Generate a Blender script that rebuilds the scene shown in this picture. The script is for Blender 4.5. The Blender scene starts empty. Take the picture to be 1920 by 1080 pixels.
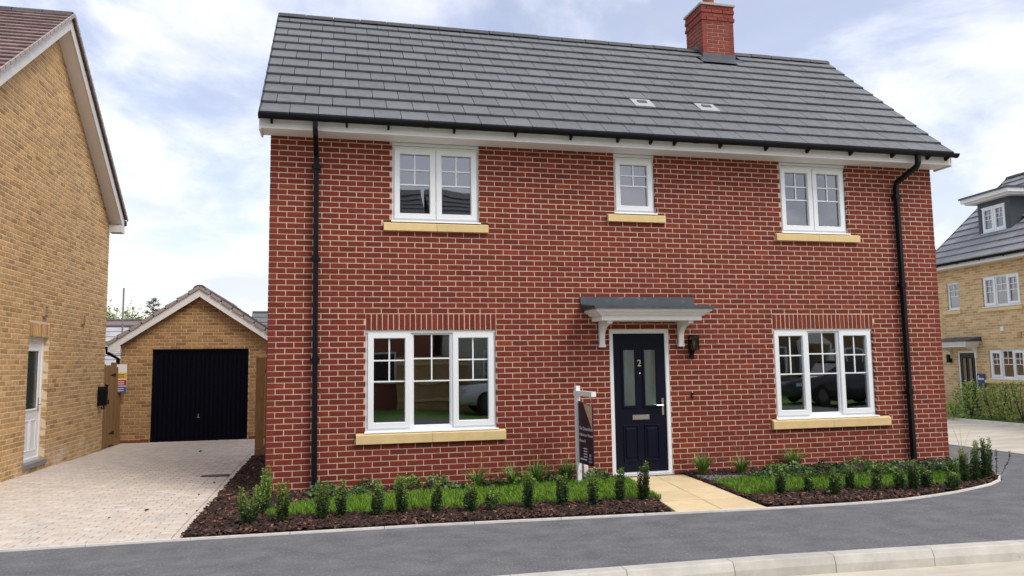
import bpy, math, random
import numpy as np
from mathutils import Vector, Matrix

random.seed(7)
NR = np.random.default_rng(11)
S = bpy.context.scene
COL = S.collection
R = math.radians
PI = math.pi

# ------------------------------------------------------------------ camera
CAMP = Vector((0.836, -10.275, 1.655))
YAW, PITCH, ROLL, FPX = 0.232026, 0.0972017, -0.0141758, 1419.09
fw = Vector((math.sin(YAW)*math.cos(PITCH), math.cos(YAW)*math.cos(PITCH), math.sin(PITCH)))
rt = Vector((math.cos(YAW), -math.sin(YAW), 0)); up = rt.cross(fw)
rt2 = math.cos(ROLL)*rt + math.sin(ROLL)*up
up2 = -math.sin(ROLL)*rt + math.cos(ROLL)*up
cd = bpy.data.cameras.new('camera'); cam = bpy.data.objects.new('camera', cd); COL.objects.link(cam)
cd.sensor_width = 36; cd.lens = FPX/1920*36; cd.clip_start = .05; cd.clip_end = 2000
M = Matrix((rt2, up2, -fw)).transposed().to_4x4(); M.translation = CAMP
cam.matrix_world = M
S.camera = cam

# ------------------------------------------------------------------ sky, sun, exposure
SUN_EL, SUN_AZ = R(50), R(138)          # azimuth clockwise from +Y: light comes from the front right
W = bpy.data.worlds.new('World'); S.world = W; W.use_nodes = True
nt = W.node_tree; nt.nodes.clear()
def N(t, typ, **kw):
    n = t.nodes.new(typ)
    for k, v in kw.items(): setattr(n, k, v)
    return n
def setin(n, **kw):
    for k, v in kw.items(): n.inputs[k.replace('_', ' ')].default_value = v
out = N(nt, 'ShaderNodeOutputWorld'); bg = N(nt, 'ShaderNodeBackground'); bg.inputs['Strength'].default_value = .1
sky = N(nt, 'ShaderNodeTexSky', sky_type='NISHITA', sun_disc=False, sun_elevation=SUN_EL, sun_rotation=SUN_AZ)
sky.air_density = 1.0; sky.dust_density = 2.0; sky.ozone_density = 1.5
tc = N(nt, 'ShaderNodeTexCoord'); sp = N(nt, 'ShaderNodeSeparateXYZ'); nt.links.new(tc.outputs['Generated'], sp.inputs[0])
def mth(t, op, a, b=None, c=None, clamp=False):
    n = N(t, 'ShaderNodeMath', operation=op); n.use_clamp = clamp
    for i, x in enumerate((a, b, c)):
        if x is None: continue
        if isinstance(x, (int, float)): n.inputs[i].default_value = x
        else: t.links.new(x, n.inputs[i])
    return n.outputs[0]
zz = mth(nt, 'MAXIMUM', sp.outputs[2], 0.0); zz = mth(nt, 'ADD', zz, .22)
cx = mth(nt, 'DIVIDE', sp.outputs[0], zz); cy = mth(nt, 'DIVIDE', sp.outputs[1], zz)
cv = N(nt, 'ShaderNodeCombineXYZ'); nt.links.new(cx, cv.inputs[0]); nt.links.new(cy, cv.inputs[1])
n1 = N(nt, 'ShaderNodeTexNoise'); setin(n1, Scale=1.35, Detail=9.0, Roughness=.58, Distortion=.35); nt.links.new(cv.outputs[0], n1.inputs['Vector'])
mr = N(nt, 'ShaderNodeMapRange', interpolation_type='SMOOTHSTEP'); setin(mr, From_Min=.40, From_Max=.62, To_Min=.22, To_Max=1.0)
nt.links.new(n1.outputs['Fac'], mr.inputs['Value'])
n2 = N(nt, 'ShaderNodeTexNoise'); setin(n2, Scale=.9, Detail=6.0, Roughness=.55); 
mp = N(nt, 'ShaderNodeMapping'); mp.inputs['Location'].default_value = (7.3, 3.1, 0); nt.links.new(cv.outputs[0], mp.inputs[0]); nt.links.new(mp.outputs[0], n2.inputs['Vector'])
cr = N(nt, 'ShaderNodeValToRGB'); cr.color_ramp.elements[0].position = .36; cr.color_ramp.elements[0].color = (6.1, 6.5, 7.7, 1)
cr.color_ramp.elements[1].position = .56; cr.color_ramp.elements[1].color = (9.2, 9.3, 9.7, 1)
nt.links.new(n2.outputs['Fac'], cr.inputs[0])
skb = N(nt, 'ShaderNodeVectorMath', operation='MULTIPLY'); skb.inputs[1].default_value = (1.95, 1.6, 1.5); nt.links.new(sky.outputs[0], skb.inputs[0])
mx = N(nt, 'ShaderNodeMix', data_type='RGBA'); nt.links.new(mr.outputs[0], mx.inputs['Factor'])
nt.links.new(skb.outputs[0], mx.inputs['A']); nt.links.new(cr.outputs[0], mx.inputs['B'])
nt.links.new(mx.outputs['Result'], bg.inputs['Color']); nt.links.new(bg.outputs[0], out.inputs[0])
sd = bpy.data.lights.new('sun', 'SUN'); sd.energy = 1.5; sd.angle = R(28); sd.color = (1, .96, .89)
so = bpy.data.objects.new('sun', sd); COL.objects.link(so)
sdir = Vector((math.sin(SUN_AZ)*math.cos(SUN_EL), math.cos(SUN_AZ)*math.cos(SUN_EL), math.sin(SUN_EL)))
so.rotation_euler = sdir.to_track_quat('Z', 'Y').to_euler(); so.location = (0, -20, 30)
S.view_settings.view_transform = 'Standard'; S.view_settings.look = 'None'
S.view_settings.exposure = 0.5; S.view_settings.gamma = 1
S.cycles.use_denoising = True; S.cycles.max_bounces = 8; S.cycles.diffuse_bounces = 4; S.cycles.transparent_max_bounces = 12

def px_of(p):
    d = Vector(p) - CAMP; z = d.dot(fw)
    if z <= .1: return (-9999, -9999, z)
    return (960 + FPX*d.dot(rt2)/z, 540 - FPX*d.dot(up2)/z, z)
def in_view(p, m=30):
    u, v, z = px_of(p); return z > .1 and -m < u < 1920+m and -m < v < 1080+m

# ------------------------------------------------------------------ materials
MATS = {}
def mat(name, col, col2=None, rough=.7, var=.0, scale=8., bump=0., bscale=60., rnd=0., spec=.4, metal=0., ramp=None, stretch=None, spots=None, detail=5., bdist=.01, coat=0.):
    """procedural surface: world-position noise between two colours, per-piece random tone, fine relief"""
    if name in MATS: return MATS[name]
    m = bpy.data.materials.new(name); m.use_nodes = True; t = m.node_tree
    b = t.nodes['Principled BSDF']; b.inputs['Roughness'].default_value = rough; b.inputs['Metallic'].default_value = metal
    b.inputs['Specular IOR Level'].default_value = spec
    if coat: b.inputs['Coat Weight'].default_value = coat
    geo = N(t, 'ShaderNodeNewGeometry'); pos = geo.outputs['Position']
    if stretch:
        q = N(t, 'ShaderNodeMapping'); q.inputs['Scale'].default_value = stretch; t.links.new(pos, q.inputs[0]); pos = q.outputs[0]
    no = N(t, 'ShaderNodeTexNoise'); setin(no, Scale=scale, Detail=detail, Roughness=.6); t.links.new(pos, no.inputs['Vector'])
    c2 = col2 or tuple(c*(1-var) for c in col)
    mi = N(t, 'ShaderNodeMix', data_type='RGBA'); mi.inputs['A'].default_value = (*col, 1); mi.inputs['B'].default_value = (*c2, 1)
    mrr = N(t, 'ShaderNodeMapRange'); setin(mrr, From_Min=.33, From_Max=.67); t.links.new(no.outputs['Fac'], mrr.inputs['Value'])
    t.links.new(mrr.outputs[0], mi.inputs['Factor'])
    c = mi.outputs['Result']
    if rnd or ramp:
        at = N(t, 'ShaderNodeAttribute', attribute_name='rnd'); oi = N(t, 'ShaderNodeObjectInfo')
        rv = mth(t, 'FRACT', mth(t, 'ADD', at.outputs['Fac'], oi.outputs['Random']))
        if ramp:
            rr = N(t, 'ShaderNodeValToRGB'); rr.color_ramp.interpolation = 'LINEAR'
            el = rr.color_ramp.elements
            while len(el) < len(ramp): el.new(.5)
            for e, (p, k) in zip(el, ramp): e.position = p; e.color = (*k, 1)
            t.links.new(rv, rr.inputs[0])
            mu = N(t, 'ShaderNodeMix', data_type='RGBA', blend_type='MULTIPLY'); mu.inputs['Factor'].default_value = 1
            t.links.new(c, mu.inputs['A']); t.links.new(rr.outputs[0], mu.inputs['B']); c = mu.outputs['Result']
        else:
            f = mth(t, 'MULTIPLY_ADD', rv, rnd*2, 1-rnd)
            mu = N(t, 'ShaderNodeVectorMath', operation='SCALE'); t.links.new(c, mu.inputs[0]); t.links.new(f, mu.inputs['Scale']); c = mu.outputs[0]
    if spots:
        sc_, th, amt, scol = spots
        n3 = N(t, 'ShaderNodeTexNoise'); setin(n3, Scale=sc_, Detail=4.0, Roughness=.65); t.links.new(geo.outputs['Position'], n3.inputs['Vector'])
        m3 = N(t, 'ShaderNodeMapRange'); setin(m3, From_Min=th, From_Max=th+.08, To_Max=amt); t.links.new(n3.outputs['Fac'], m3.inputs['Value'])
        mi3 = N(t, 'ShaderNodeMix', data_type='RGBA'); mi3.inputs['B'].default_value = (*scol, 1); t.links.new(c, mi3.inputs['A']); t.links.new(m3.outputs[0], mi3.inputs['Factor']); c = mi3.outputs['Result']
    t.links.new(c, b.inputs['Base Color'])
    if bump:
        nb = N(t, 'ShaderNodeTexNoise'); setin(nb, Scale=bscale, Detail=4.0, Roughness=.65); t.links.new(pos, nb.inputs['Vector'])
        bp = N(t, 'ShaderNodeBump'); bp.inputs['Strength'].default_value = bump; bp.inputs['Distance'].default_value = bdist
        t.links.new(nb.outputs['Fac'], bp.inputs['Height']); t.links.new(bp.outputs[0], b.inputs['Normal'])
    MATS[name] = m
    return m

RED = mat('red_brick', (.205, .032, .0165), (.155, .0215, .0115), rough=.85, scale=28, bump=.5, bscale=180, spots=(45, .66, .35, (.33, .13, .09)), bdist=.004,
          ramp=[(0, (.76, .76, .78)), (.25, (.92, .91, .92)), (.6, (1, 1, 1)), (.95, (1.10, 1.1, 1.04)), (1, (1.35, 1.6, 1.35))])
REDC = mat('chimney_red_brick', (.25, .055, .038), (.19, .036, .026), rough=.85, scale=28, bump=.5, bscale=180, bdist=.004, rnd=.2)
MORT = mat('pink_cream_mortar', (.63, .48, .35), (.53, .40, .29), rough=.95, scale=14, bump=.4, bscale=220, bdist=.004)
BUFF = mat('buff_brick', (.62, .405, .185), (.42, .255, .105), rough=.9, scale=16, bump=.5, bscale=150, bdist=.004, stretch=(3.0, 3.0, .8), spots=(26, .60, .5, (.26, .145, .068)),
           ramp=[(0, (.70, .66, .64)), (.2, (.88, .86, .84)), (.6, (1, 1, 1)), (1, (1.2, 1.18, 1.14))])
def low_bloom(m, ztop, amt):
    t = m.node_tree; b = t.nodes['Principled BSDF']; old = b.inputs['Base Color'].links[0].from_socket
    g = N(t, 'ShaderNodeNewGeometry'); sx = N(t, 'ShaderNodeSeparateXYZ'); t.links.new(g.outputs['Position'], sx.inputs[0])
    nz = N(t, 'ShaderNodeTexNoise'); setin(nz, Scale=3.2, Detail=7.0, Roughness=.7); t.links.new(g.outputs['Position'], nz.inputs['Vector'])
    k = mth(t, 'MULTIPLY', mth(t, 'MULTIPLY', mth(t, 'SUBTRACT', nz.outputs['Fac'], .50), 8.0, clamp=True), mth(t, 'MULTIPLY', mth(t, 'SUBTRACT', ztop, sx.outputs[2]), 6.0, clamp=True), clamp=True)
    mi = N(t, 'ShaderNodeMix', data_type='RGBA'); mi.inputs['B'].default_value = (.66, .60, .50, 1); t.links.new(old, mi.inputs['A']); t.links.new(mth(t, 'MULTIPLY', k, amt), mi.inputs['Factor']); t.links.new(mi.outputs['Result'], b.inputs['Base Color'])
low_bloom(BUFF, .44, .8)
MORTB = mat('buff_mortar', (.78, .66, .45), (.66, .54, .35), rough=.95, scale=12)
TILE = mat('grey_roof_tile', (.160, .170, .180), (.128, .137, .146), rough=.6, scale=9, rnd=.09, bump=.25, bscale=160, bdist=.003, spots=(30, .7, .25, (.26, .27, .27)))
RIDGE = mat('dark_ridge_tile', (.062, .066, .071), (.05, .053, .058), rough=.6, rnd=.1, bump=.2, bscale=120, bdist=.003)
BTILE = mat('brown_roof_tile', (.26, .185, .175), (.19, .13, .122), rough=.7, rnd=.18, bump=.2, bscale=120, bdist=.003)
UND = mat('roof_underlay', (.012, .012, .013), rough=.9)
UPVC = mat('white_upvc', (.84, .875, .885), (.82, .855, .865), rough=.28, scale=3, spec=.5)
WPAINT = mat('white_painted_timber', (.84, .835, .82), (.79, .785, .765), rough=.45, scale=5)
CREAMW = mat('off_white_barge', (.70, .70, .66), (.60, .61, .58), rough=.55, scale=3, stretch=(1, 1, 4))
STONE = mat('yellow_cast_stone', (.76, .585, .29), (.69, .52, .245), rough=.85, scale=7, bump=.3, bscale=200, bdist=.002, rnd=.05, spots=(9, .68, .3, (.36, .27, .15)))
BLACKP = mat('black_plastic', (.007, .0075, .010), (.006, .0065, .008), rough=.5, spec=.16)
NAVY = mat('navy_composite_door', (.0045, .0065, .018), (.004, .0055, .015), spec=.16, rough=.4, scale=30, stretch=(6, 6, .5), bump=.12, bscale=60, bdist=.002)
NAVYG = mat('navy_steel_garage_door', (.0022, .003, .010), (.002, .0026, .008), rough=.5, scale=3, spec=.10)
CHROME = mat('satin_chrome', (.62, .60, .56), rough=.22, metal=1)
BRASS = mat('pale_metal_numeral', (.72, .66, .52), rough=.3, metal=.6)
LEAD = mat('grey_lead', (.080, .097, .112), (.058, .071, .083), rough=.5, scale=6, metal=.25, spots=(10, .62, .4, (.27, .29, .30)))
PLASTER = mat('interior_plaster', (.62, .61, .58), rough=.9)
CARPET = mat('interior_floor', (.24, .21, .18), rough=.9)
WOOD = mat('treated_timber', (.30, .175, .07), (.20, .11, .042), rough=.8, scale=6, stretch=(5, 5, .5), rnd=.16, bump=.3, bscale=40, bdist=.003, spots=(5, .66, .5, (.13, .065, .025)))
TARMAC = mat('grey_tarmac', (.185, .190, .198), (.118, .123, .133), rough=.9, scale=3.4, detail=12, bump=1.0, bscale=80, bdist=.010, spots=(42, .57, .7, (.32, .325, .33)), stretch=(.9, 1.15, 1))
ROADM = mat('pale_dusty_road', (.66, .61, .50), (.46, .425, .35), rough=.95, scale=1.9, detail=8, stretch=(.35, 1.5, 1), bump=.5, bscale=90, bdist=.006, spots=(2.3, .60, .5, (.50, .38, .24)))
KERBM = mat('kerb_concrete', (.55, .54, .48), (.44, .43, .385), rough=.85, scale=5, rnd=.07, bump=.3, bscale=160, bdist=.003, spots=(7, .66, .5, (.20, .19, .17)))
EDGM = mat('pale_edging_concrete', (.76, .74, .68), (.62, .60, .55), rough=.85, scale=9, rnd=.06)
PAVE = mat('block_paving', (.66, .605, .525), (.55, .50, .435), rough=.9, scale=7, bump=.4, bscale=160, bdist=.003, spots=(1.1, .60, .3, (.60, .55, .44)),
           ramp=[(0, (.84, .86, .88)), (.3, (.95, .94, .92)), (.55, (1.0, .95, .90)), (.8, (1.0, 1.0, 1.0)), (1, (1.08, 1.07, 1.05))])
JOINT = mat('paving_sand_joint', (.15, .13, .105), rough=.95)
SLABM = mat('buff_paving_slab', (.76, .62, .38), (.66, .52, .30), rough=.9, scale=3.2, detail=8, rnd=.07, bump=.35, bscale=60, bdist=.004)
SOIL = mat('dark_bark_soil', (.028, .017, .013), (.018, .011, .009), rough=.95, scale=20, bump=.8, bscale=60)
BARK = mat('bark_chip', (.060, .034, .026), (.040, .021, .016), rough=.85, scale=30, ramp=[(0, (.35, .33, .33)), (.55, (.8, .78, .76)), (.80, (1.3, 1.2, 1.1)), (.92, (2.6, 2.3, 2.0)), (1, (6.0, 4.8, 3.8))])
TURF = mat('turf_soil', (.06, .10, .018), (.045, .075, .014), rough=.95, scale=12)
GRASS = mat('lawn_grass', (.165, .30, .030), (.125, .24, .022), rough=.6, scale=3, rnd=.35, spec=.25)
FIELD = mat('far_grass', (.06, .10, .025), (.08, .09, .04), rough=.95, scale=.3)
SHING = mat('grey_shingle', (.20, .21, .22), rough=.85, rnd=.4)
def leafm(name, a, b, rnd=.35):
    m = mat(name, a, b, rough=.5, scale=18, rnd=rnd, spec=.35)
    bs = m.node_tree.nodes['Principled BSDF']
    bs.inputs['Subsurface Weight'].default_value = 0
    return m
LDARK = leafm('dark_evergreen_leaf', (.050, .100, .028), (.036, .076, .022))
LNEW = leafm('fresh_green_leaf', (.20, .30, .055), (.14, .235, .040))
LGER = leafm('mid_green_leaf', (.12, .22, .075), (.085, .165, .055))
LLIR = leafm('strap_leaf', (.14, .255, .045), (.095, .185, .032))
LSTRAW = leafm('straw_leaf', (.42, .36, .17), (.34, .30, .13))
LHEDGE = leafm('olive_hedge_leaf', (.36, .48, .11), (.25, .36, .075))
LCON = leafm('conifer_leaf', (.020, .038, .022), (.014, .028, .016))
LSPR = leafm('spring_tree_leaf', (.30, .33, .14), (.22, .26, .10))
TWIG = mat('brown_twig', (.08, .055, .035), rough=.9)
GUNM = mat('dark_grey_cladding', (.065, .08, .088), (.055, .068, .075), rough=.55)
PALET = mat('pale_grey_roof', (.42, .42, .42), (.36, .36, .365), rough=.7, rnd=.1)
SAGE = mat('sage_weatherboard', (.55, .55, .44), (.50, .50, .40), rough=.6)
def emit_mat(name, col, s):
    m = bpy.data.materials.new(name); m.use_nodes = True; b = m.node_tree.nodes['Principled BSDF']
    b.inputs['Base Color'].default_value = (*col, 1); b.inputs['Emission Color'].default_value = (*col, 1); b.inputs['Emission Strength'].default_value = s
    return m
def glass_mat(name, ior=2.75, tint=(.80, .86, .86), rough=0.0, base=.0, wav=.02):
    m = bpy.data.materials.new(name); m.use_nodes = True; t = m.node_tree; t.nodes.clear()
    o = N(t, 'ShaderNodeOutputMaterial'); tr = N(t, 'ShaderNodeBsdfTransparent'); tr.inputs[0].default_value = (*tint, 1)
    gl = N(t, 'ShaderNodeBsdfGlossy'); gl.inputs['Roughness'].default_value = rough; gl.inputs['Color'].default_value = (.93, .97, 1, 1)
    fr = N(t, 'ShaderNodeFresnel'); fr.inputs[0].default_value = ior
    f = mth(t, 'ADD', fr.outputs[0], base, clamp=True)
    if wav:
        g = N(t, 'ShaderNodeNewGeometry'); nz = N(t, 'ShaderNodeTexNoise'); setin(nz, Scale=1.6, Detail=1.0); t.links.new(g.outputs['Position'], nz.inputs['Vector'])
        bp = N(t, 'ShaderNodeBump'); bp.inputs['Strength'].default_value = wav; bp.inputs['Distance'].default_value = .1; t.links.new(nz.outputs['Fac'], bp.inputs['Height']); t.links.new(bp.outputs[0], gl.inputs['Normal'])
    ms = N(t, 'ShaderNodeMixShader'); t.links.new(f, ms.inputs[0]); t.links.new(tr.outputs[0], ms.inputs[1]); t.links.new(gl.outputs[0], ms.inputs[2]); t.links.new(ms.outputs[0], o.inputs[0])
    return m
GLASS = glass_mat('window_glass')
FROST = mat('obscured_glass', (.085, .105, .105), (.06, .078, .08), rough=.03, scale=4, spec=.9)
FROST.node_tree.nodes['Principled BSDF'].inputs['IOR'].default_value = 1.9

# ------------------------------------------------------------------ mesh helpers
I4 = Matrix.Identity(4)
class MB:
    def __init__(s): s.v = []; s.f = []; s.r = []
    def add(s, vs, fs, Mx=None, rnd=None):
        o = len(s.v)
        s.v += [tuple(Mx @ Vector(p)) for p in vs] if Mx is not None else [tuple(p) for p in vs]
        for q in fs:
            s.f.append(tuple(i+o for i in q))
            s.r.append(0. if rnd is None else rnd)
        return s
    def box(s, x0, x1, y0, y1, z0, z1, Mx=None, rnd=None, c=0.):
        if c > 0:   # chamfer all vertical/front edges simply: front face inset
            vs = [(x0+c, y0, z0+c), (x1-c, y0, z0+c), (x1-c, y0, z1-c), (x0+c, y0, z1-c),
                  (x0, y0+c, z0), (x1, y0+c, z0), (x1, y0+c, z1), (x0, y0+c, z1), (x0, y1, z0), (x1, y1, z0), (x1, y1, z1), (x0, y1, z1)]
            fs = [(0, 1, 2, 3), (4, 5, 1, 0), (5, 6, 2, 1), (6, 7, 3, 2), (7, 4, 0, 3), (8, 9, 5, 4), (9, 10, 6, 5), (10, 11, 7, 6), (11, 8, 4, 7), (11, 10, 9, 8)]
        else:
            vs = [(x0, y0, z0), (x1, y0, z0), (x1, y1, z0), (x0, y1, z0), (x0, y0, z1), (x1, y0, z1), (x1, y1, z1), (x0, y1, z1)]
            fs = [(3, 2, 1, 0), (4, 5, 6, 7), (0, 1, 5, 4), (1, 2, 6, 5), (2, 3, 7, 6), (3, 0, 4, 7)]
        return s.add(vs, fs, Mx, rnd)
    def prism(s, poly, a, b, axis='y', Mx=None, rnd=None):
        """polygon (2D) extruded from a to b; axis y: poly in (x,z); axis x: poly in (y,z); axis z: poly in (x,y)"""
        n = len(poly)
        def P(p, t): return {'y': (p[0], t, p[1]), 'x': (t, p[0], p[1]), 'z': (p[0], p[1], t)}[axis]
        vs = [P(p, a) for p in poly] + [P(p, b) for p in poly]
        fs = [tuple(range(n)), tuple(range(2*n-1, n-1, -1))] + [(i, i+n, (i+1) % n+n, (i+1) % n) for i in range(n)]
        return s.add(vs, fs, Mx, rnd)
    def ring(s, x0, x1, z0, z1, w, y0, y1, Mx=None, bead=.008):
        """mitred rectangular frame in the xz plane with a sloped inner bead"""
        def L(i, y): return [(x0+i, y, z0+i), (x1-i, y, z0+i), (x1-i, y, z1-i), (x0+i, y, z1-i)]
        vs = L(0, y1) + L(0, y0+.004) + L(.004, y0) + L(w-bead, y0) + L(w, y0+bead*1.4) + L(w, y1)
        fs = []
        for k in range(5):
            for i in range(4):
                j = (i+1) % 4; fs.append((k*4+i, k*4+j, k*4+4+j, k*4+4+i))
        for i in range(4):
            j = (i+1) % 4; fs.append((20+i, 20+j, j, i))
        return s.add(vs, fs, Mx)
    def tube(s, pts, rad, n=10, Mx=None, cap=True, rnd=None, square=False):
        pts = [Vector(p) for p in pts]; rads = rad if isinstance(rad, (list, tuple)) else [rad]*len(pts)
        vs = []; prev = None
        for i, p in enumerate(pts):
            d = (pts[min(i+1, len(pts)-1)] - pts[max(i-1, 0)]).normalized()
            a = prev if prev is not None else (Vector((1, 0, 0)) if abs(d.x) < .9 else Vector((0, 1, 0)))
            a = (a - d*a.dot(d)).normalized(); prev = a; b = d.cross(a)
            for k in range(n):
                t = 2*PI*k/n + (PI/4 if square else 0)
                q = rads[i]*(1.414 if square else 1)
                vs.append(p + a*math.cos(t)*q + b*math.sin(t)*q)
        fs = [(i*n+k, i*n+(k+1) % n, (i+1)*n+(k+1) % n, (i+1)*n+k) for i in range(len(pts)-1) for k in range(n)]
        if cap: fs += [tuple(range(n-1, -1, -1)), tuple(range((len(pts)-1)*n, len(pts)*n))]
        return s.add(vs, fs, Mx, rnd)
    def lathe(s, prof, n=20, Mx=None):
        vs = [(r*math.cos(2*PI*k/n), r*math.sin(2*PI*k/n), z) for r, z in prof for k in range(n)]
        fs = [(i*n+k, i*n+(k+1) % n, (i+1)*n+(k+1) % n, (i+1)*n+k) for i in range(len(prof)-1) for k in range(n)]
        fs += [tuple(range(n-1, -1, -1)), tuple(range((len(prof)-1)*n, len(prof)*n))]
        return s.add(vs, fs, Mx)
    def mesh(s, name, m, smooth=False):
        me = bpy.data.meshes.new(name); me.from_pydata(s.v, [], s.f); me.update()
        if any(s.r):
            a = me.attributes.new('rnd', 'FLOAT', 'FACE'); a.data.foreach_set('value', s.r)
        if m: me.materials.append(m)
        if smooth: me.polygons.foreach_set('use_smooth', [True]*len(me.polygons))
        return me
    def obj(s, name, m, parent=None, Mx=None, smooth=False):
        return mkobj(name, s.mesh(name, m, smooth), parent, Mx)
def mkobj(name, data, parent=None, Mx=None):
    """Mx is the wanted WORLD matrix"""
    o = bpy.data.objects.new(name, data); COL.objects.link(o)
    Mx = Mx if Mx is not None else I4
    o['_w'] = 1
    WM[o.name] = Mx.copy()
    if parent is not None:
        o.parent = parent; o.matrix_local = WM[parent.name].inverted() @ Mx
    else: o.matrix_world = Mx
    del o['_w']
    return o
WM = {}
def T(x, y, z): return Matrix.Translation((x, y, z))
def RZ(a): return Matrix.Rotation(a, 4, 'Z')
def tag(o, label=None, cat=None, group=None, kind=None):
    if label: o['label'] = label
    if cat: o['category'] = cat
    if group: o['group'] = group
    if kind: o['kind'] = kind
    return o
def thing(name, label, cat, Mx=None, group=None):
    return tag(mkobj(name, None, None, Mx), label, cat, group)
def struct(o): o['kind'] = 'structure'; return o
def np_mesh(name, V, F, m, rnd=None):
    """big mesh from numpy arrays: V (n,3), F (m,k)"""
    me = bpy.data.meshes.new(name); k = F.shape[1]
    me.vertices.add(len(V)); me.vertices.foreach_set('co', np.ascontiguousarray(V, np.float32).ravel())
    me.loops.add(F.size); me.loops.foreach_set('vertex_index', np.ascontiguousarray(F, np.int32).ravel())
    me.polygons.add(len(F)); me.polygons.foreach_set('loop_start', np.arange(0, F.size, k, dtype=np.int32))
    me.update(calc_edges=True)
    if rnd is not None:
        a = me.attributes.new('rnd', 'FLOAT', 'FACE'); a.data.foreach_set('value', np.ascontiguousarray(rnd, np.float32))
    me.materials.append(m)
    return me
def text_mesh(body, size, m, ext=.0015, align='LEFT'):
    cu = bpy.data.curves.new('t', 'FONT'); cu.body = body; cu.size = size; cu.extrude = ext; cu.align_x = align
    ob = bpy.data.objects.new('t', cu); COL.objects.link(ob)
    bpy.context.view_layer.update()
    me = bpy.data.meshes.new_from_object(ob.evaluated_get(bpy.context.evaluated_depsgraph_get()))
    bpy.data.objects.remove(ob); me.name = 'lettering'; me.materials.clear(); me.materials.append(m)
    return me
TXT = Matrix.Rotation(R(90), 4, 'X')     # text lies in local xy: stand it up facing -y

ORD = ['first', 'second', 'third', 'fourth', 'fifth', 'sixth', 'seventh', 'eighth', 'ninth', 'tenth', 'eleventh', 'twelfth', 'thirteenth', 'fourteenth', 'fifteenth', 'sixteenth', 'seventeenth', 'eighteenth', 'nineteenth', 'twentieth']

# ------------------------------------------------------------------ brickwork
BCACHE = {}
def brick_mesh(w, h, mt, var):
    key = (round(w, 3), round(h, 3), mt.name, var)
    if key not in BCACHE:
        rs = random.Random(hash(key) & 0xffff)
        b = MB(); c = .0045; j = lambda a: rs.uniform(-a, a)
        x0, x1, z0, z1 = 0, w, 0, h
        vs = [(x0+c+j(.002), j(.0012), z0+c+j(.002)), (x1-c+j(.002), j(.0012), z0+c+j(.002)), (x1-c+j(.002), j(.0012), z1-c+j(.002)), (x0+c+j(.002), j(.0012), z1-c+j(.002)),
              (x0+j(.0015), .005, z0+j(.001)), (x1+j(.0015), .005, z0+j(.001)), (x1+j(.0015), .005, z1+j(.001)), (x0+j(.0015), .005, z1+j(.001)),
              (x0, .1, z0), (x1, .1, z0), (x1, .1, z1), (x0, .1, z1)]
        fs = [(0, 1, 2, 3), (4, 5, 1, 0), (5, 6, 2, 1), (6, 7, 3, 2), (7, 4, 0, 3), (8, 9, 5, 4), (9, 10, 6, 5), (10, 11, 7, 6), (11, 8, 4, 7)]
        b.add(vs, fs)
        BCACHE[key] = (b.mesh('brick', mt), vs, fs)
    return BCACHE[key]
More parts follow.
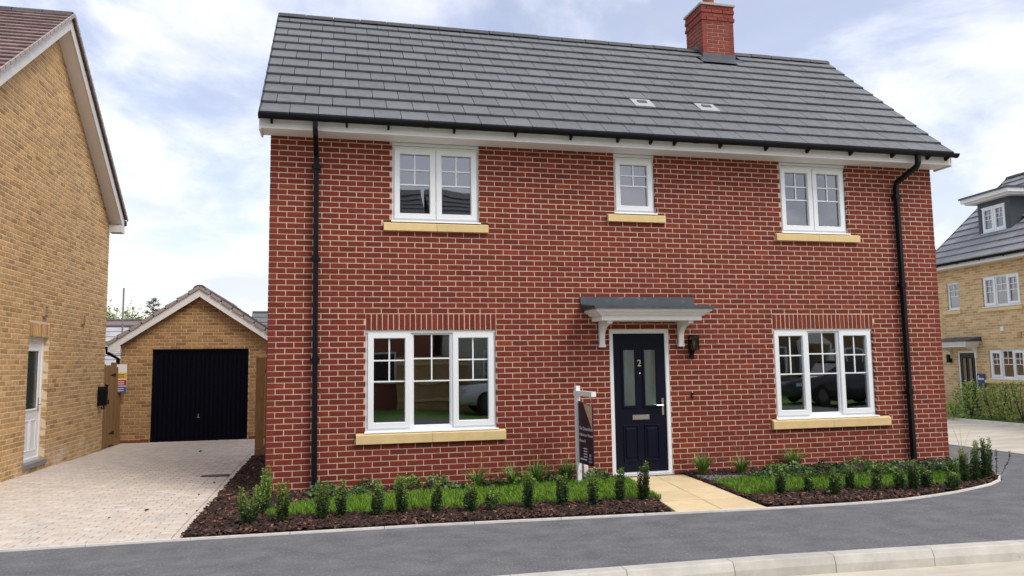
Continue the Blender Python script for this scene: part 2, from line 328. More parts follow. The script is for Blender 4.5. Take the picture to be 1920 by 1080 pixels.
def brick_wall(name, parent, F, L, z0, ztop, holes=(), soldiers=(), mt=RED, mo=MORT, gable=None, parts=300, zc=None, ph=0, label=None, thick=.1):
    """F: world matrix of the wall frame (x along, y inwards, z up). holes: (x0,x1,z0,z1). gable: (xapex, zapex) triangle above ztop.
    The 300 bricks that show largest become objects, the others one joined part."""
    zc = ztop if zc is None else zc; jw = .0008 if mt is RED else .002
    body = MB()
    xs = sorted({0.008, L-.008, *[min(max(h[i], 0.008), L-.008) for h in holes for i in (0, 1)]}); zs = sorted({z0, ztop, *[h[i] for h in holes for i in (2, 3)]})
    for a, b in zip(xs, xs[1:]):
        run = None
        for c, d in zip(zs, zs[1:]):
            mx_, mz_ = (a+b)/2, (c+d)/2
            solid = not any(h[0] < mx_ < h[1] and h[2] < mz_ < h[3] for h in holes)
            if solid: run = (run[0], d) if run else (c, d)
            if run and (not solid or d == zs[-1]):
                body.box(a, b, .005, thick, *run); run = None
    if gable: body.prism([(0.008, ztop), (L-.008, ztop), (gable[0], gable[1]-.01)], .005, thick)
    wall = body.obj(name, mo, parent, F)
    if label: wall['label'] = label
    bricks = []
    ztotal = gable[1] if gable else ztop
    c0 = int(math.floor((zc-ztotal)/.075)); c1 = int(math.ceil((zc-z0)/.075))
    for c in range(c0, c1):
        zb = zc-(c+1)*.075+.005
        if zb < z0-.08: continue
        xa, xb = 0., L
        if zb+.065 > ztop+.001:
            if not gable: continue
            k = (zb+.065-ztop)/(gable[1]-ztop)
            xa, xb = gable[0]*k, L-(L-gable[0])*k
            if xb-xa < .06: continue
        off = 0 if (c+ph) % 2 == 0 else -.1125
        free = [(xa, xb)]
        for h in list(holes) + list(soldiers):
            if h[2] < zb+.0325 < h[3]:
                nf = []
                for a, b in free:
                    if h[1] <= a or h[0] >= b: nf.append((a, b)); continue
                    if h[0] > a: nf.append((a, h[0]))
                    if h[1] < b: nf.append((h[1], b))
                free = nf
        n = 0
        while n*.225+off < L:
            bx0, bx1 = n*.225+off+jw, n*.225+off+.215-jw; n += 1
            for a, b in free:
                u, v = max(bx0, a), min(bx1, b)
                if v-u > .025: bricks.append((u, zb+jw, v-u, .065-2*jw))
    for (sx0, sx1, sz0, sz1) in soldiers:
        nn = int(round((sx1-sx0)/.075)); p = (sx1-sx0)/nn
        for i in range(nn): bricks.append((sx0+i*p+.006, sz0+.004, p-.012, sz1-sz0-.014))
    inn = F.to_3x3() @ Vector((0, 1, 0))
    sc_ = []
    for i, (x, z, w, h) in enumerate(bricks):
        p = F @ Vector((x+w/2, 0, z+h/2)); d = p-CAMP
        vis = in_view(p, -4) and d.dot(inn) > 0 and not hidden(p)
        sc_.append((0 if vis else 1, -abs(d.normalized().dot(inn))*w*h/d.length_squared, i))
    sc_.sort(); chosen = {i for a, b, i in sc_[:parts] if a == 0}
    rest = MB()
    for i, (x, z, w, h) in enumerate(bricks):
        me, vs, fs = brick_mesh(w, h, mt, i % 3)
        if i in chosen: mkobj('brick', me, wall, F @ T(x, random.uniform(-.0012, .0012), z))
        else: rest.add(vs, fs, T(x, random.uniform(-.0015, .0015), z), random.random()*.999+.001)
    if rest.v: rest.obj('brickwork', mt, wall, F)['kind'] = 'stuff'
    return wall
def hidden(p):
    u, v, z = px_of(p)
    if p[1] > .3 and 497 < u < 1783 and 30 < v < 925: return True     # behind the red house
    return False

# ------------------------------------------------------------------ roof tiling
def tile_roof(parent, F, L, rows, gauge, cover, m, parts=300, skip=(), name='roof_tile', th=.030, special=None, x0=0.):
    """tiles on the slope frame F (x along eave, y up slope, z normal). skip: (x0,x1,y0,y1) rectangles left out"""
    ln = gauge+.045
    def vf(w):
        g = .0042
        zb = .022; vs = [(g, 0, zb), (w-g, 0, zb), (w-g, ln, 0), (g, ln, 0), (g, .0, zb+th-.004), (w-g, .0, zb+th-.004), (g, .006, zb+th), (w-g, .006, zb+th), (w-g, ln, .012), (g, ln, .012)]
        fs = [(3, 2, 1, 0), (0, 1, 5, 4), (4, 5, 7, 6), (6, 7, 8, 9), (0, 4, 6, 9, 3), (1, 2, 8, 7, 5), (2, 3, 9, 8)]
        return vs, fs
    cache = {}; items = []
    for r in range(rows):
        x = x0 - (cover/2 if r % 2 else 0)
        while x < L-.01:
            a, b = max(x, x0), min(x+cover, L)
            if b-a > .03 and not any(s[0] < (a+b)/2 < s[1] and s[2] < (r+.5)*gauge < s[3] for s in skip): items.append((a, r*gauge, b-a, r))
            x += cover
    nrm = F.to_3x3() @ Vector((0, 0, 1)); sc_ = []
    for i, (x, y, w, r) in enumerate(items):
        p = F @ Vector((x+w/2, y+gauge/2, .02)); d = p-CAMP
        vis = in_view(p, 0) and d.dot(nrm) < 0 and not (p[1] > 6 and hidden(p))
        sc_.append((0 if vis else 1, d.length_squared/w, i))
    sc_.sort(); chosen = {i for a, b, i in sc_[:parts] if a == 0}
    rest = MB()
    for i, (x, y, w, r) in enumerate(items):
        k = round(w, 3)
        if k not in cache:
            b = MB(); b.add(*vf(w)); cache[k] = b.mesh(name, m)
        jit = Matrix.Rotation(random.uniform(-.004, .004), 4, 'X')
        Mx = F @ T(x, y, random.uniform(0, .0025)) @ jit
        if i in chosen:
            o = mkobj(name, cache[k], parent, Mx)
            if special and special(x+w/2, r): special(x+w/2, r)(o, Mx, w)
        else:
            vs, fs = vf(w); rest.add(vs, fs, F.inverted() @ Mx, random.random()*.999+.001)
    if rest.v: rest.obj('tiling', m, parent, F)['kind'] = 'stuff'
def ridge_run(parent, p0, p1, m, step=.45, rad=.125, sag=.35):
    """half-round ridge tiles butted from p0 to p1, each its own piece"""
    p0, p1 = Vector(p0), Vector(p1); d = p1-p0; n = max(1, int(round(d.length/step))); ln = d.length/n
    b = MB(); k = 9; vs = []
    for y, q in ((0, 1.), (ln-.012, 1.), (ln-.012, .90), (0, .90)):
        for i in range(k):
            t = PI*(.06+.88*i/(k-1)); vs.append((y, math.cos(t)*rad*q*1.1, math.sin(t)*rad*q-.062))
    fs = []
    for s_ in range(4):
        for i in range(k-1):
            a = s_*k+i; c = ((s_+1) % 4)*k+i; fs.append((a, c, c+1, a+1))
    fs += [(0, k, 2*k, 3*k)[::-1], (k-1, 2*k-1, 3*k-1, 4*k-1)]
    b.add(vs, fs)
    b.tube([(ln-.03, 0, .0), (ln-.012, 0, .0)], rad*.2, 5)
    me = b.mesh('ridge_tile', m); ang = math.atan2(d.y, d.x)
    for i in range(n):
        q = p0+d*(i/n)
        mkobj('ridge_tile', me, parent, T(q.x, q.y, q.z+random.uniform(-.004, .004)) @ RZ(ang))
def slope_frame(origin, xdir, updir):
    x = Vector(xdir).normalized(); y = Vector(updir).normalized(); z = x.cross(y)
    Mx = Matrix((x, y, z)).transposed().to_4x4(); Mx.translation = Vector(origin); return Mx

# ------------------------------------------------------------------ windows
def window(parent, F, x0, x1, z0, z1, lights, sill=None, head=False, bars=True, label=None, glass=GLASS, rec=.045, detail=True):
    """casement window: the frame is the part; sashes, panes, glazing bars and stone sill are its pieces"""
    fwid = .048; b = MB(); b.ring(x0, x1, z0, z1, fwid, rec, rec+.07)
    if head:
        b.box(x0-.004, x1+.004, rec-.02, rec, z1-.045, z1-.004); b.box(x0, x1, rec-.008, rec, z1-.085, z1-.052)
        z1h = z1-.05
    else:
        b.box(x0-.004, x1+.004, rec-.022, rec, z1-.032, z1-.002); z1h = z1
    n = len(lights); xs = [x0+fwid+(x1-x0-2*fwid)*i/n for i in range(n+1)]
    for x in xs[1:-1]: b.box(x-.022, x+.022, rec, rec+.068, z0+fwid-.002, z1-fwid+.002)
    wo = b.obj('window', UPVC, parent, F)
    if label: wo['label'] = label
    for i, op in enumerate(lights):
        a, c = xs[i]+(.0 if i == 0 else .022), xs[i+1]-(.0 if i == n-1 else .022); lo, hi = z0+fwid, z1h-fwid
        if op:
            q = MB(); e = .016; q.ring(a-e, c+e, lo-e, hi+e, .078, rec-.022, rec+.045); q.obj('sash', UPVC, wo, F)
            a += .060; c -= .060; lo += .060; hi -= .060
        else:
            q = MB(); q.ring(a, c, lo, hi, .016, rec+.006, rec+.05); q.obj('glazing_bead', UPVC, wo, F); a += .014; c -= .014; lo += .014; hi -= .014
        g = MB(); g.add([(a-.004, rec+.025, lo-.004), (c+.004, rec+.025, lo-.004), (c+.004, rec+.025, hi+.004), (a-.004, rec+.025, hi+.004)], [(0, 1, 2, 3)]); g.obj('pane', glass, wo, F)
        if bars:
            h = hi-lo; zA, zB = hi-h*.265, hi-h*.515; w2 = .0095; xm = (a+c)/2
            g = MB(); g.box(xm-w2, xm+w2, rec+.012, rec+.021, zB, hi+.003); g.box(a-.003, c+.003, rec+.010, rec+.0205, zA-w2, zA+w2); g.box(a-.003, c+.003, rec+.010, rec+.0205, zB-w2, zB+w2)
            g.obj('glazing_bars', UPVC, wo, F)
    q = MB(); q.prism([(rec+.06, z0-.002), (rec+.06, z0+.012), (-.025, z0-.006), (-.03, z0-.022), (-.012, z0-.026), (-.012, z0-.02), (rec+.06, z0-.016)][::-1], x0-.012, x1+.018, 'x'); q.obj('cill', UPVC, wo, F)
    if sill:
        sx0, sx1, sz0, sz1 = sill; ns = 1 if sx1-sx0 < 1.1 else 2
        xc = [sx0+(sx1-sx0)*i/ns for i in range(ns+1)]
        for a, c in zip(xc, xc[1:]):
            q = MB(); q.prism([(.1, sz0), (-.045, sz0), (-.05, sz0+.004), (-.05, sz1-.034), (-.046, sz1-.028), (.02, sz1-.004), (.1, sz1-.004)][::-1], a+.002, c-.002, 'x'); q.obj('sill_stone', STONE, wo, F)
    return wo

def downpipe(parent, pts, joints, half=.032):
    b = MB(); b.tube(pts, half, 4, square=True); o = b.obj('downpipe', BLACKP, parent)
    for (x, y, z) in joints:
        q = MB(); q.box(x-.043, x+.043, y-.043, y+.043, z-.035, z+.035); q.box(x-.062, x-.043, y+.0, y+.05, z-.012, z+.012); q.box(x+.043, x+.062, y+.0, y+.05, z-.012, z+.012); q.obj('pipe_bracket', BLACKP, o)
    return o
def gutter(parent, F, L, x0, brackets, r=.058, joints=()):
    b = MB(); k = 9; vs = []; n = 2
    for x in (x0, L):
        for q in (r, r-.006):
            for i in range(k):
                t = PI+PI*i/(k-1); vs.append((x, math.cos(t)*q, math.sin(t)*q))
    fs = []
    for i in range(k-1):
        fs += [(i, i+1, 2*k+i+1, 2*k+i), (k+i, 3*k+i, 3*k+i+1, k+i+1), (i, k+i, k+i+1, i+1), (2*k+i, 2*k+i+1, 3*k+i+1, 3*k+i)]
    fs += [(0, 2*k, 3*k, k), (k-1, 2*k-1, 4*k-1, 3*k-1)]
    b.add(vs, fs)
    half = [(math.cos(PI+PI*i/10)*(r+.005), math.sin(PI+PI*i/10)*(r+.005)) for i in range(11)]
    for x, w in [(x0, .006), (L, .006)] + [(x, .035) for x in joints]: b.prism(half, x-w, x+w, 'x')
    g = b.obj('gutter', BLACKP, parent, F)
    for x in brackets:
        q = MB(); q.prism([(-.05, -.035), (.075, -.035), (.075, -.09), (.055, -.105), (-.02, -.068)], x-.014, x+.014, 'x'); q.obj('gutter_bracket', BLACKP, g, F)
    return g

# ================================================================== ground, roads, paths
def sheet(name, poly, z, m, depth=.0):
    b = MB()
    if depth: b.prism(poly, z-depth, z, 'z')
    else: b.add([(x, y, z) for x, y in poly], [tuple(range(len(poly)))])
    return struct(b.obj(name, m))
def bez(p0, p1, p2, n=10): return [tuple(((1-t)**2*p0[i]+2*t*(1-t)*p1[i]+t*t*p2[i]) for i in (0, 1)) for t in [k/n for k in range(n+1)]]
sheet('ground', [(-400, -400), (400, -400), (400, 400), (-400, 400)], -.42, FIELD)
sheet('road', [(-60, -10.4), (60, -10.4), (60, -2.5), (17.6, 1.5), (17.62, 60), (11.5, 60), (11.5, -3), (-60, -3)], -.125, ROADM, .25)
EDGE = [(-14, -2.31), (-2.1, -2.31), (-.56, -2.322), (1.775, -2.376), (4.42, -2.551), (5.53, -2.622), (6.6, -2.66), (7.4, -2.60), (8.3, -2.36), (9.05, -2.05), (9.55, -1.74), (9.78, -1.45), (9.86, -1.1), (9.95, -.6), (10.2, .1), (10.75, 1.2), (10.9, 3), (10.9, 30)]
KERB = [(-30, -4.30), (-14, -4.30), (0, -4.34), (2.53, -4.37), (4.5, -4.40), (6.8, -4.55)] + bez((8.0, -4.68), (11.9, -5.0), (12.0, -.8), 10) + [(12.0, 3), (12.0, 30)]
foot = EDGE + KERB[::-1] + [(-30, -2.31)]
sheet('footway', foot, 0.0, TARMAC, .12)
sheet('plot', [(-30, -2.2), (4, -2.2), (7.2, -2.4), (9.3, -1.6), (10.3, 1), (10.88, 30), (-30, 30)], -.05, SOIL, .1)
sheet('far_pavement', [(-60, -12.4), (60, -12.4), (60, -10.4), (-60, -10.4)], -.005, TARMAC, .1)
sheet('far_lawn', [(-60, -60), (60, -60), (60, -12.4), (-60, -12.4)], -.01, mat('front_lawn', (.13, .25, .04), (.10, .20, .03), rough=.9, scale=6), .1)

def run_pieces(name, part, pts, prof, step, m, start=0., stop=None):
    """a swept profile (offset to the right of travel, z) laid as separate stones along a polyline"""
    holder = struct(mkobj(name, None))
    P = [Vector((x, y, 0)) for x, y in pts]; cum = [0]
    for a, b in zip(P, P[1:]): cum.append(cum[-1]+(b-a).length)
    def at(s):
        s = min(max(s, 0), cum[-1]-1e-6); i = max(k for k in range(len(cum)-1) if cum[k] <= s)
        d = (P[i+1]-P[i]).normalized(); return P[i]+d*(s-cum[i]), d
    s = start; stop = stop or cum[-1]
    while s < stop-.05:
        e = min(s+step, stop); b = MB(); k = len(prof); vs = []
        for q in (s+.003, (s+e)/2, e-.003):
            p, d = at(q); nr = Vector((d.y, -d.x, 0))
            vs += [tuple(p+nr*o+Vector((0, 0, z))) for o, z in prof]
        fs = [(j*k+i, j*k+(i+1) % k, (j+1)*k+(i+1) % k, (j+1)*k+i) for j in range(2) for i in range(k)] + [tuple(range(k))[::-1], tuple(range(2*k, 3*k))]
        b.add(vs, fs); b.obj(part, m, holder); s = e
    return holder
kp = [(0, -.2), (0, .012), (.112, .012), (.125, .004), (.150, -.055), (.155, -.2)]
run_pieces('kerb', 'kerb_stone', KERB[1:], kp, .915, KERBM, start=5.2, stop=40)
run_pieces('edging', 'edging_stone', EDGE, [(-.025, -.12), (-.025, .020), (.008, .020), (.008, -.12)], .915, EDGM, start=6.2, stop=30.)

# driveway of blocks
def gz(x, y):
    s = min(max((-.6-x)/3., 0), 1); t = min(max((y+2.3)/4.3, 0), 1) if y < 2 else max(1-(y-2)/5.2, .05)
    return .085*s*t
b = MB(); nx, ny = 8, 30
for j in range(ny+1):
    for i in range(nx+1):
        x = -5.5+(5.5-.58)*i/nx; y = -2.265+(8.05+2.265)*j/ny; b.v.append((x, y, gz(x, y)-.006))
for j in range(ny):
    for i in range(nx):
        a = j*(nx+1)+i; b.f.append((a, a+1, a+nx+2, a+nx+1)); b.r.append(0.)
drive = struct(b.obj('driveway', JOINT))
PV = []
y = -2.262; row = 0
XR = -.68
while y < 7.95:
    d = .1025
    x = -5.45 + (.1025 if row % 2 else 0.)
    while x < XR-.04:
        w = .205
        if XR-(x+w) < .07: w = XR-x
        if not (y > 6.6 and x < -3.75) and not (x+w < -3.75 and y > -.4): PV.append((x, y, w, d))
        x += w
    y += d; row += 1
y = -2.262
while y < 7.9: PV.append((XR, y, .1, .205)); y += .205
def pav_vs(w, d):
    g, c = .0042, .007
    vs = [(g, g, -.05), (w-g, g, -.05), (w-g, d-g, -.05), (g, d-g, -.05), (g, g, -.004), (w-g, g, -.004), (w-g, d-g, -.004), (g, d-g, -.004), (g+c, g+c, 0), (w-g-c, g+c, 0), (w-g-c, d-g-c, 0), (g+c, d-g-c, 0)]
    fs = [(8, 9, 10, 11), (0, 1, 5, 4), (1, 2, 6, 5), (2, 3, 7, 6), (3, 0, 4, 7), (4, 5, 9, 8), (5, 6, 10, 9), (6, 7, 11, 10), (7, 4, 8, 11)]
    return vs, fs
sc_ = sorted(range(len(PV)), key=lambda i: (0 if in_view((PV[i][0]+.1, PV[i][1]+.05, 0), 0) else 1, (Vector((PV[i][0], PV[i][1], 0))-CAMP).length**3/(PV[i][2]*PV[i][3])))
big = set(sc_[:300]); rest = MB(); pc = {}
for i, (x, y, w, d) in enumerate(PV):
    cxm, cym = x+w/2, y+d/2; e = .2
    tx = math.atan((gz(cxm, cym+e)-gz(cxm, cym-e))/(2*e)); ty = -math.atan((gz(cxm+e, cym)-gz(cxm-e, cym))/(2*e))
    Mx = T(x, y, gz(cxm, cym)+random.uniform(0, .004)) @ Matrix.Rotation(tx+random.uniform(-.008, .008), 4, 'X') @ Matrix.Rotation(ty+random.uniform(-.006, .006), 4, 'Y')
    vs, fs = pav_vs(w, d)
    if i in big:
        k = (round(w, 3), round(d, 3))
        if k not in pc: q = MB(); q.add(vs, fs); pc[k] = q.mesh('paving_block', PAVE)
        mkobj('paving_block', pc[k], drive, Mx)
    else: rest.add(vs, fs, Mx, random.random()*.999+.001)
rest.obj('paving', PAVE, drive)['kind'] = 'stuff'
# drain cover let into the drive
dc = thing('drain_cover', 'small dark recessed drain cover in the paving beside the bark bed', 'drain cover', T(-1.08, 1.98, gz(-1.0, 2.0)+.004))
q = MB(); q.box(0, .40, 0, .16, 0, .005); q.box(.02, .38, .02, .03, .005, .008); q.box(.02, .38, .13, .14, .005, .008); q.obj('cover_plate', mat('cast_drain', (.13, .12, .11), rough=.7), dc, WM[dc.name])

# front path of buff slabs
path = sheet('path', [(4.82, -.06), (5.76, -.06), (5.55, -2.6), (4.45, -2.53)], -.004, JOINT)
def pl(s, t):  # s across 0..1, t towards the street 0..1
    a = Vector((4.83, -.07, 0)).lerp(Vector((5.755, -.07, 0)), s); c = Vector((4.47, -2.51, 0)).lerp(Vector((5.53, -2.575, 0)), s); return a.lerp(c, t)
tt = [0, .23, .48, .74, 1.0]
for j in range(4):
    for i in range(2):
        ss = ((0, .5), (.5, 1)) if j % 2 == 0 else ((0, .5), (.5, 1)); s0, s1 = ss[i]; q = MB(); gp = .004
        P = [pl(s0+gp, tt[j]+gp), pl(s1-gp, tt[j]+gp), pl(s1-gp, tt[j+1]-gp), pl(s0+gp, tt[j+1]-gp)]
        z = random.uniform(.012, .018); n = 4
        q.add([(p.x, p.y, -.02) for p in P]+[(p.x, p.y, z-.004) for p in P]+[tuple(p.lerp((P[0]+P[2])/2, .02)+Vector((0, 0, z))) for p in P],
              [(8, 11, 10, 9)]+[(i2, 4+i2, 4+(i2+1) % 4, (i2+1) % 4) for i2 in range(4)]+[(4+i2, 8+i2, 8+(i2+1) % 4, 4+(i2+1) % 4) for i2 in range(4)])
        q.obj('slab', SLABM, path)

# ================================================================== red brick house
HL, HD, HT = 10.34, 5.12, 4.725
house = thing('red_brick_house', 'detached red brick house with grey tiled roof and navy front door', 'house', T(0, 0, 0))
WIN = {'a': (1.597, 2.807, 3.60, 4.70), 'b': (4.827, 5.472, 3.815, 4.70), 'c': (7.56, 8.735, 3.597, 4.70), 'd': (1.25, 3.027, .765, 2.10), 'e': (7.32, 9.07, .757, 2.095)}
SIL = {'a': (1.482, 2.93, 3.45, 3.58), 'b': (4.705, 5.607, 3.668, 3.795), 'c': (7.435, 8.908, 3.45, 3.58), 'd': (1.13, 3.144, .602, .752), 'e': (7.23, 9.27, .595, .745)}
DOOR = (4.688, 5.61, .02, 2.10)
holes = [(a, b_, c, d_+.03 if d_ > 4 else d_) for a, b_, c, d_ in WIN.values()] + [(s[0]-.002, s[1]+.002, s[2]-.001, WIN[k][2]+.002) for k, s in SIL.items()] + [DOOR]
sold = [(1.25, 3.03, 2.10, 2.328), (7.315, 9.085, 2.095, 2.325)]
brick_wall('front_wall', house, I4, HL, -.15, HT, holes, sold, label='red brick front wall with five white windows')
# interior leaf of the front wall, floors, partitions, side and rear walls
q = MB(); hx = holes[:5]+[DOOR]
xs = sorted({.1, HL-.1, *[h[i] for h in hx for i in (0, 1)]}); zs = sorted({-.1, HT, *[h[i] for h in hx for i in (2, 3)]})
for a, b_ in zip(xs, xs[1:]):
    for c, d_ in zip(zs, zs[1:]):
        if not any(h[0] < (a+b_)/2 < h[1] and h[2] < (c+d_)/2 < h[3] for h in hx): q.box(a, b_, .12, .3, c, d_)
q.box(.3, HL-.3, HD-.3, HD-.12, -.1, HT)
q.box(4.25, 4.35, .3, HD-.3, .1, HT); q.box(6.2, 6.3, .3, HD-.3, .1, HT)
q.box(.1, .3, .12, HD-.1, -.1, HT)
q.box(HL-.3, HL-.12, .3, HD-.12, -.1, .9); q.box(HL-.3, HL-.12, .3, HD-.12, 2.1, 3.55); q.box(HL-.3, HL-.12, .3, 1.3, .9, 2.1); q.box(HL-.3, HL-.12, 2.4, HD-.12, .9, 2.1); q.box(HL-.3, HL-.12, .3, 2.1, 3.55, HT); q.box(HL-.3, HL-.12, 3.0, HD-.12, 3.55, HT)
q.obj('interior_wall', PLASTER, house)
q = MB(); q.box(.3, HL-.3, .3, HD-.3, -.1, .09); q.box(.3, HL-.3, .3, HD-.3, 2.38, 2.62); q.box(.1, HL-.1, .12, HD-.1, HT-.02, HT+.05); q.obj('interior_floor', CARPET, house)
# gable ends
GL = T(0, HD, 0) @ RZ(R(-90)); GR = T(HL, 0, 0) @ RZ(R(90)); APX = 7.36
brick_wall('side_wall', house, GL, HD, -.15, HT, (), (), gable=(HD/2, APX), parts=0)
brick_wall('side_wall', house, GR, HD, -.15, HT, [(2.1, 3.0, 3.55, HT-.05), (1.3, 2.4, .9, 2.1)], (), gable=(HD/2, APX), parts=0)
q = MB(); q.box(.02, HL-.02, HD-.1, HD-.02, -.15, HT)
q.obj('rear_wall', RED, house)
window(house, GR, 2.1, 3.0, 3.55, HT-.05, [1, 1]); window(house, GR, 1.3, 2.4, .9, 2.1, [1, 1])

# roof
EY, EZ, RY, RZZ = -.405, 4.845, 2.56, 7.515
sl = math.hypot(RY-EY, RZZ-EZ); u_ = Vector((0, (RY-EY)/sl, (RZZ-EZ)/sl))
XL, XRR = -.10, HL+.06
q = MB()
nv = Vector((0, -u_.z, u_.y))
def rp(x, s, h=0): p = Vector((x, EY, EZ))+u_*s+nv*h; return tuple(p)
q.add([rp(XL+.03, .08, -.001), rp(XRR-.03, .08, -.001), rp(XRR-.03, sl, -.001), rp(XL+.03, sl, -.001), rp(XL+.03, .08, -.06), rp(XRR-.03, .08, -.06), rp(XRR-.03, sl, -.06), rp(XL+.03, sl, -.06)],
      [(0, 1, 2, 3), (7, 6, 5, 4), (0, 4, 5, 1), (3, 2, 6, 7), (0, 3, 7, 4), (1, 5, 6, 2)])
q.add([(x, 2*RY-y, z) for x, y, z in q.v[:8]], [tuple(reversed(f)) for f in q.f[:6]])
roof = q.obj('roof', UND, house)
CH = (7.57, 8.225, 2.285, 2.94)   # chimney x0,x1,y0,y1
FR = slope_frame((XL, EY, EZ), (1, 0, 0), u_); G = sl/12.02
def vent_tile(x, r):
    if r == 3 and (abs(x+XL-5.47) < .17 or abs(x+XL-6.56) < .17):
        def f(o, Mx, w):
            v = MB(); v.box(.02, w-.02, .03, G-.02, .036, .047); v.obj('vent_tile_plate', mat('pale_vent', (.40, .42, .42), rough=.6), o, Mx)
        return f
    return None
tile_roof(roof, FR, XRR-XL, 12, G, .3585, TILE, 300, skip=[(CH[0]-.05-XL, CH[1]+.05-XL, sl-.52, sl+.1)], x0=0., special=None)
FB = slope_frame((XRR, 2*RY-EY, EZ), (-1, 0, 0), (0, -u_.y, u_.z))
tile_roof(roof, FB, XRR-XL, 12, G, .3585, TILE, 0)
for vx in (5.50, 6.60):      # two pale vent tiles
    v = MB(); n = .0; v.add([(-.165, 0, .018), (.165, 0, .018), (.165, G+.01, .001), (-.165, G+.01, .001), (-.165, 0, .043), (.165, 0, .043), (.165, G-.012, .022), (-.165, G-.012, .022)], [(3, 2, 1, 0), (4, 5, 6, 7), (0, 1, 5, 4), (1, 2, 6, 5), (2, 3, 7, 6), (3, 0, 4, 7)])
    vo = v.obj('vent_tile', mat('pale_vent', (.40, .42, .43), (.36, .38, .39), rough=.6, scale=20), roof, FR @ T(vx-XL, G*3-.004, .018))
    v = MB(); v.box(-.075, .075, .15, .235, .030, .0425); v.obj('vent_grille', mat('vent_grille', (.09, .095, .10), rough=.6), roof, FR @ T(vx-XL, G*3-.004, .018))
ridge_run(roof, (XL-.01, RY, RZZ-.005), (CH[0]-.02, RY, RZZ-.005), RIDGE)
ridge_run(roof, (CH[1]+.02, RY, RZZ-.005), (XRR+.01, RY, RZZ-.005), RIDGE)
for x, sx in ((XL, -1), (XRR, 1)):
    q = MB()
    for s_ in (1, -1):
        for r in range(12):
            a, b_ = r*G, r*G+G+.03
            P = [rp(x, a, -.05), rp(x, b_, -.07), rp(x, b_, .022), rp(x, a, .044)]
            if s_ < 0: P = [(p[0], 2*RY-p[1], p[2]) for p in P]
            P2 = [(p[0]+.022*sx, p[1], p[2]) for p in P]; i = len(q.v)
            q.add(P+P2, [(0, 1, 2, 3), (7, 6, 5, 4), (0, 4, 5, 1), (1, 5, 6, 2), (2, 6, 7, 3), (3, 7, 4, 0)])
    vt = q.obj('verge_trim', RIDGE, roof); vt['kind'] = 'stuff'
# chimney
chb = mkobj('chimney', None, house, T(CH[0], CH[2], 7.0))
def chim_band(x0, x1, y0, y1, za, zb, ph):
    for Fm, L_ in ((T(x0, y0, 0), x1-x0), (T(x0, y1, 0) @ RZ(R(-90)), y1-y0), (T(x1, y0, 0) @ RZ(R(90)), y1-y0), (T(x1, y1, 0) @ RZ(R(180)), x1-x0)):
        n = int(round((zb-za)/.075))
        for c in range(n):
            off = 0 if (c+ph+(1 if abs(Fm.to_euler().z) > 1 and abs(Fm.to_euler().z) < 2 else 0)) % 2 == 0 else -.1125; k = 0
            while k*.225+off < L_-.01:
                a, b_ = max(0, k*.225+off), min(L_, k*.225+off+.215); k += 1
                if b_-a < .03: continue
                me, vs, fs = brick_mesh(b_-a, .065, REDC, k % 3)
                mkobj('brick', me, chb, Fm @ T(a, 0, za+c*.075+.005))
q = MB(); q.box(CH[0]+.008, CH[1]-.008, CH[2]+.008, CH[3]-.008, 6.6, 8.36); q.obj('chimney_core', MORT, chb)
chim_band(*CH, 7.075, 8.05, 0); e = .02
chim_band(CH[0]-e, CH[1]+e, CH[2]-e, CH[3]+e, 8.05, 8.125, 1); chim_band(CH[0]-.005, CH[1]+.005, CH[2]-.005, CH[3]+.005, 8.125, 8.2, 0)
chim_band(CH[0]-e, CH[1]+e, CH[2]-e, CH[3]+e, 8.2, 8.275, 0); chim_band(CH[0]-.01, CH[1]+.01, CH[2]-.01, CH[3]+.01, 8.275, 8.35, 1)
q = MB(); q.box(CH[0]-.035, CH[1]+.035, CH[2]-.035, CH[3]+.035, 8.352, 8.392); q.obj('capping', mat('pale_mortar_cap', (.42, .38, .34), rough=.9), chb)
q = MB(); q.lathe([(.12, 0), (.13, .03), (.112, .06), (.105, .36), (.125, .38), (.125, .43), (.09, .43)], 20, T(7.9, 2.62, 8.39)); q.obj('chimney_pot', mat('terracotta', (.24, .07, .045), rough=.8), chb, smooth=False)
def zr(y): return EZ+(y-EY)*(RZZ-EZ)/(RY-EY)
q = MB(); q.box(CH[0]-.012, CH[1]+.012, CH[2]-.012, CH[2], zr(CH[2])-.06, zr(CH[2])+.13)
q.add([(CH[0]-.10, CH[2]-.17, zr(CH[2]-.17)+.047), (CH[1]+.14, CH[2]-.17, zr(CH[2]-.17)+.047), (CH[1]+.14, CH[2], zr(CH[2])+.050), (CH[0]-.10, CH[2], zr(CH[2])+.050)], [(0, 1, 2, 3)])
for x0_, x1_ in ((CH[0]-.016, CH[0]-.004), (CH[1]+.004, CH[1]+.016)):
    q.prism([(CH[2], zr(CH[2])-.02), (CH[2], zr(CH[2])+.14), (RY, RZZ+.16), (CH[3], zr(2*RY-CH[3])+.14), (CH[3], zr(2*RY-CH[3])-.02), (RY, RZZ)], x0_, x1_, 'x')
q.obj('flashing', LEAD, chb)
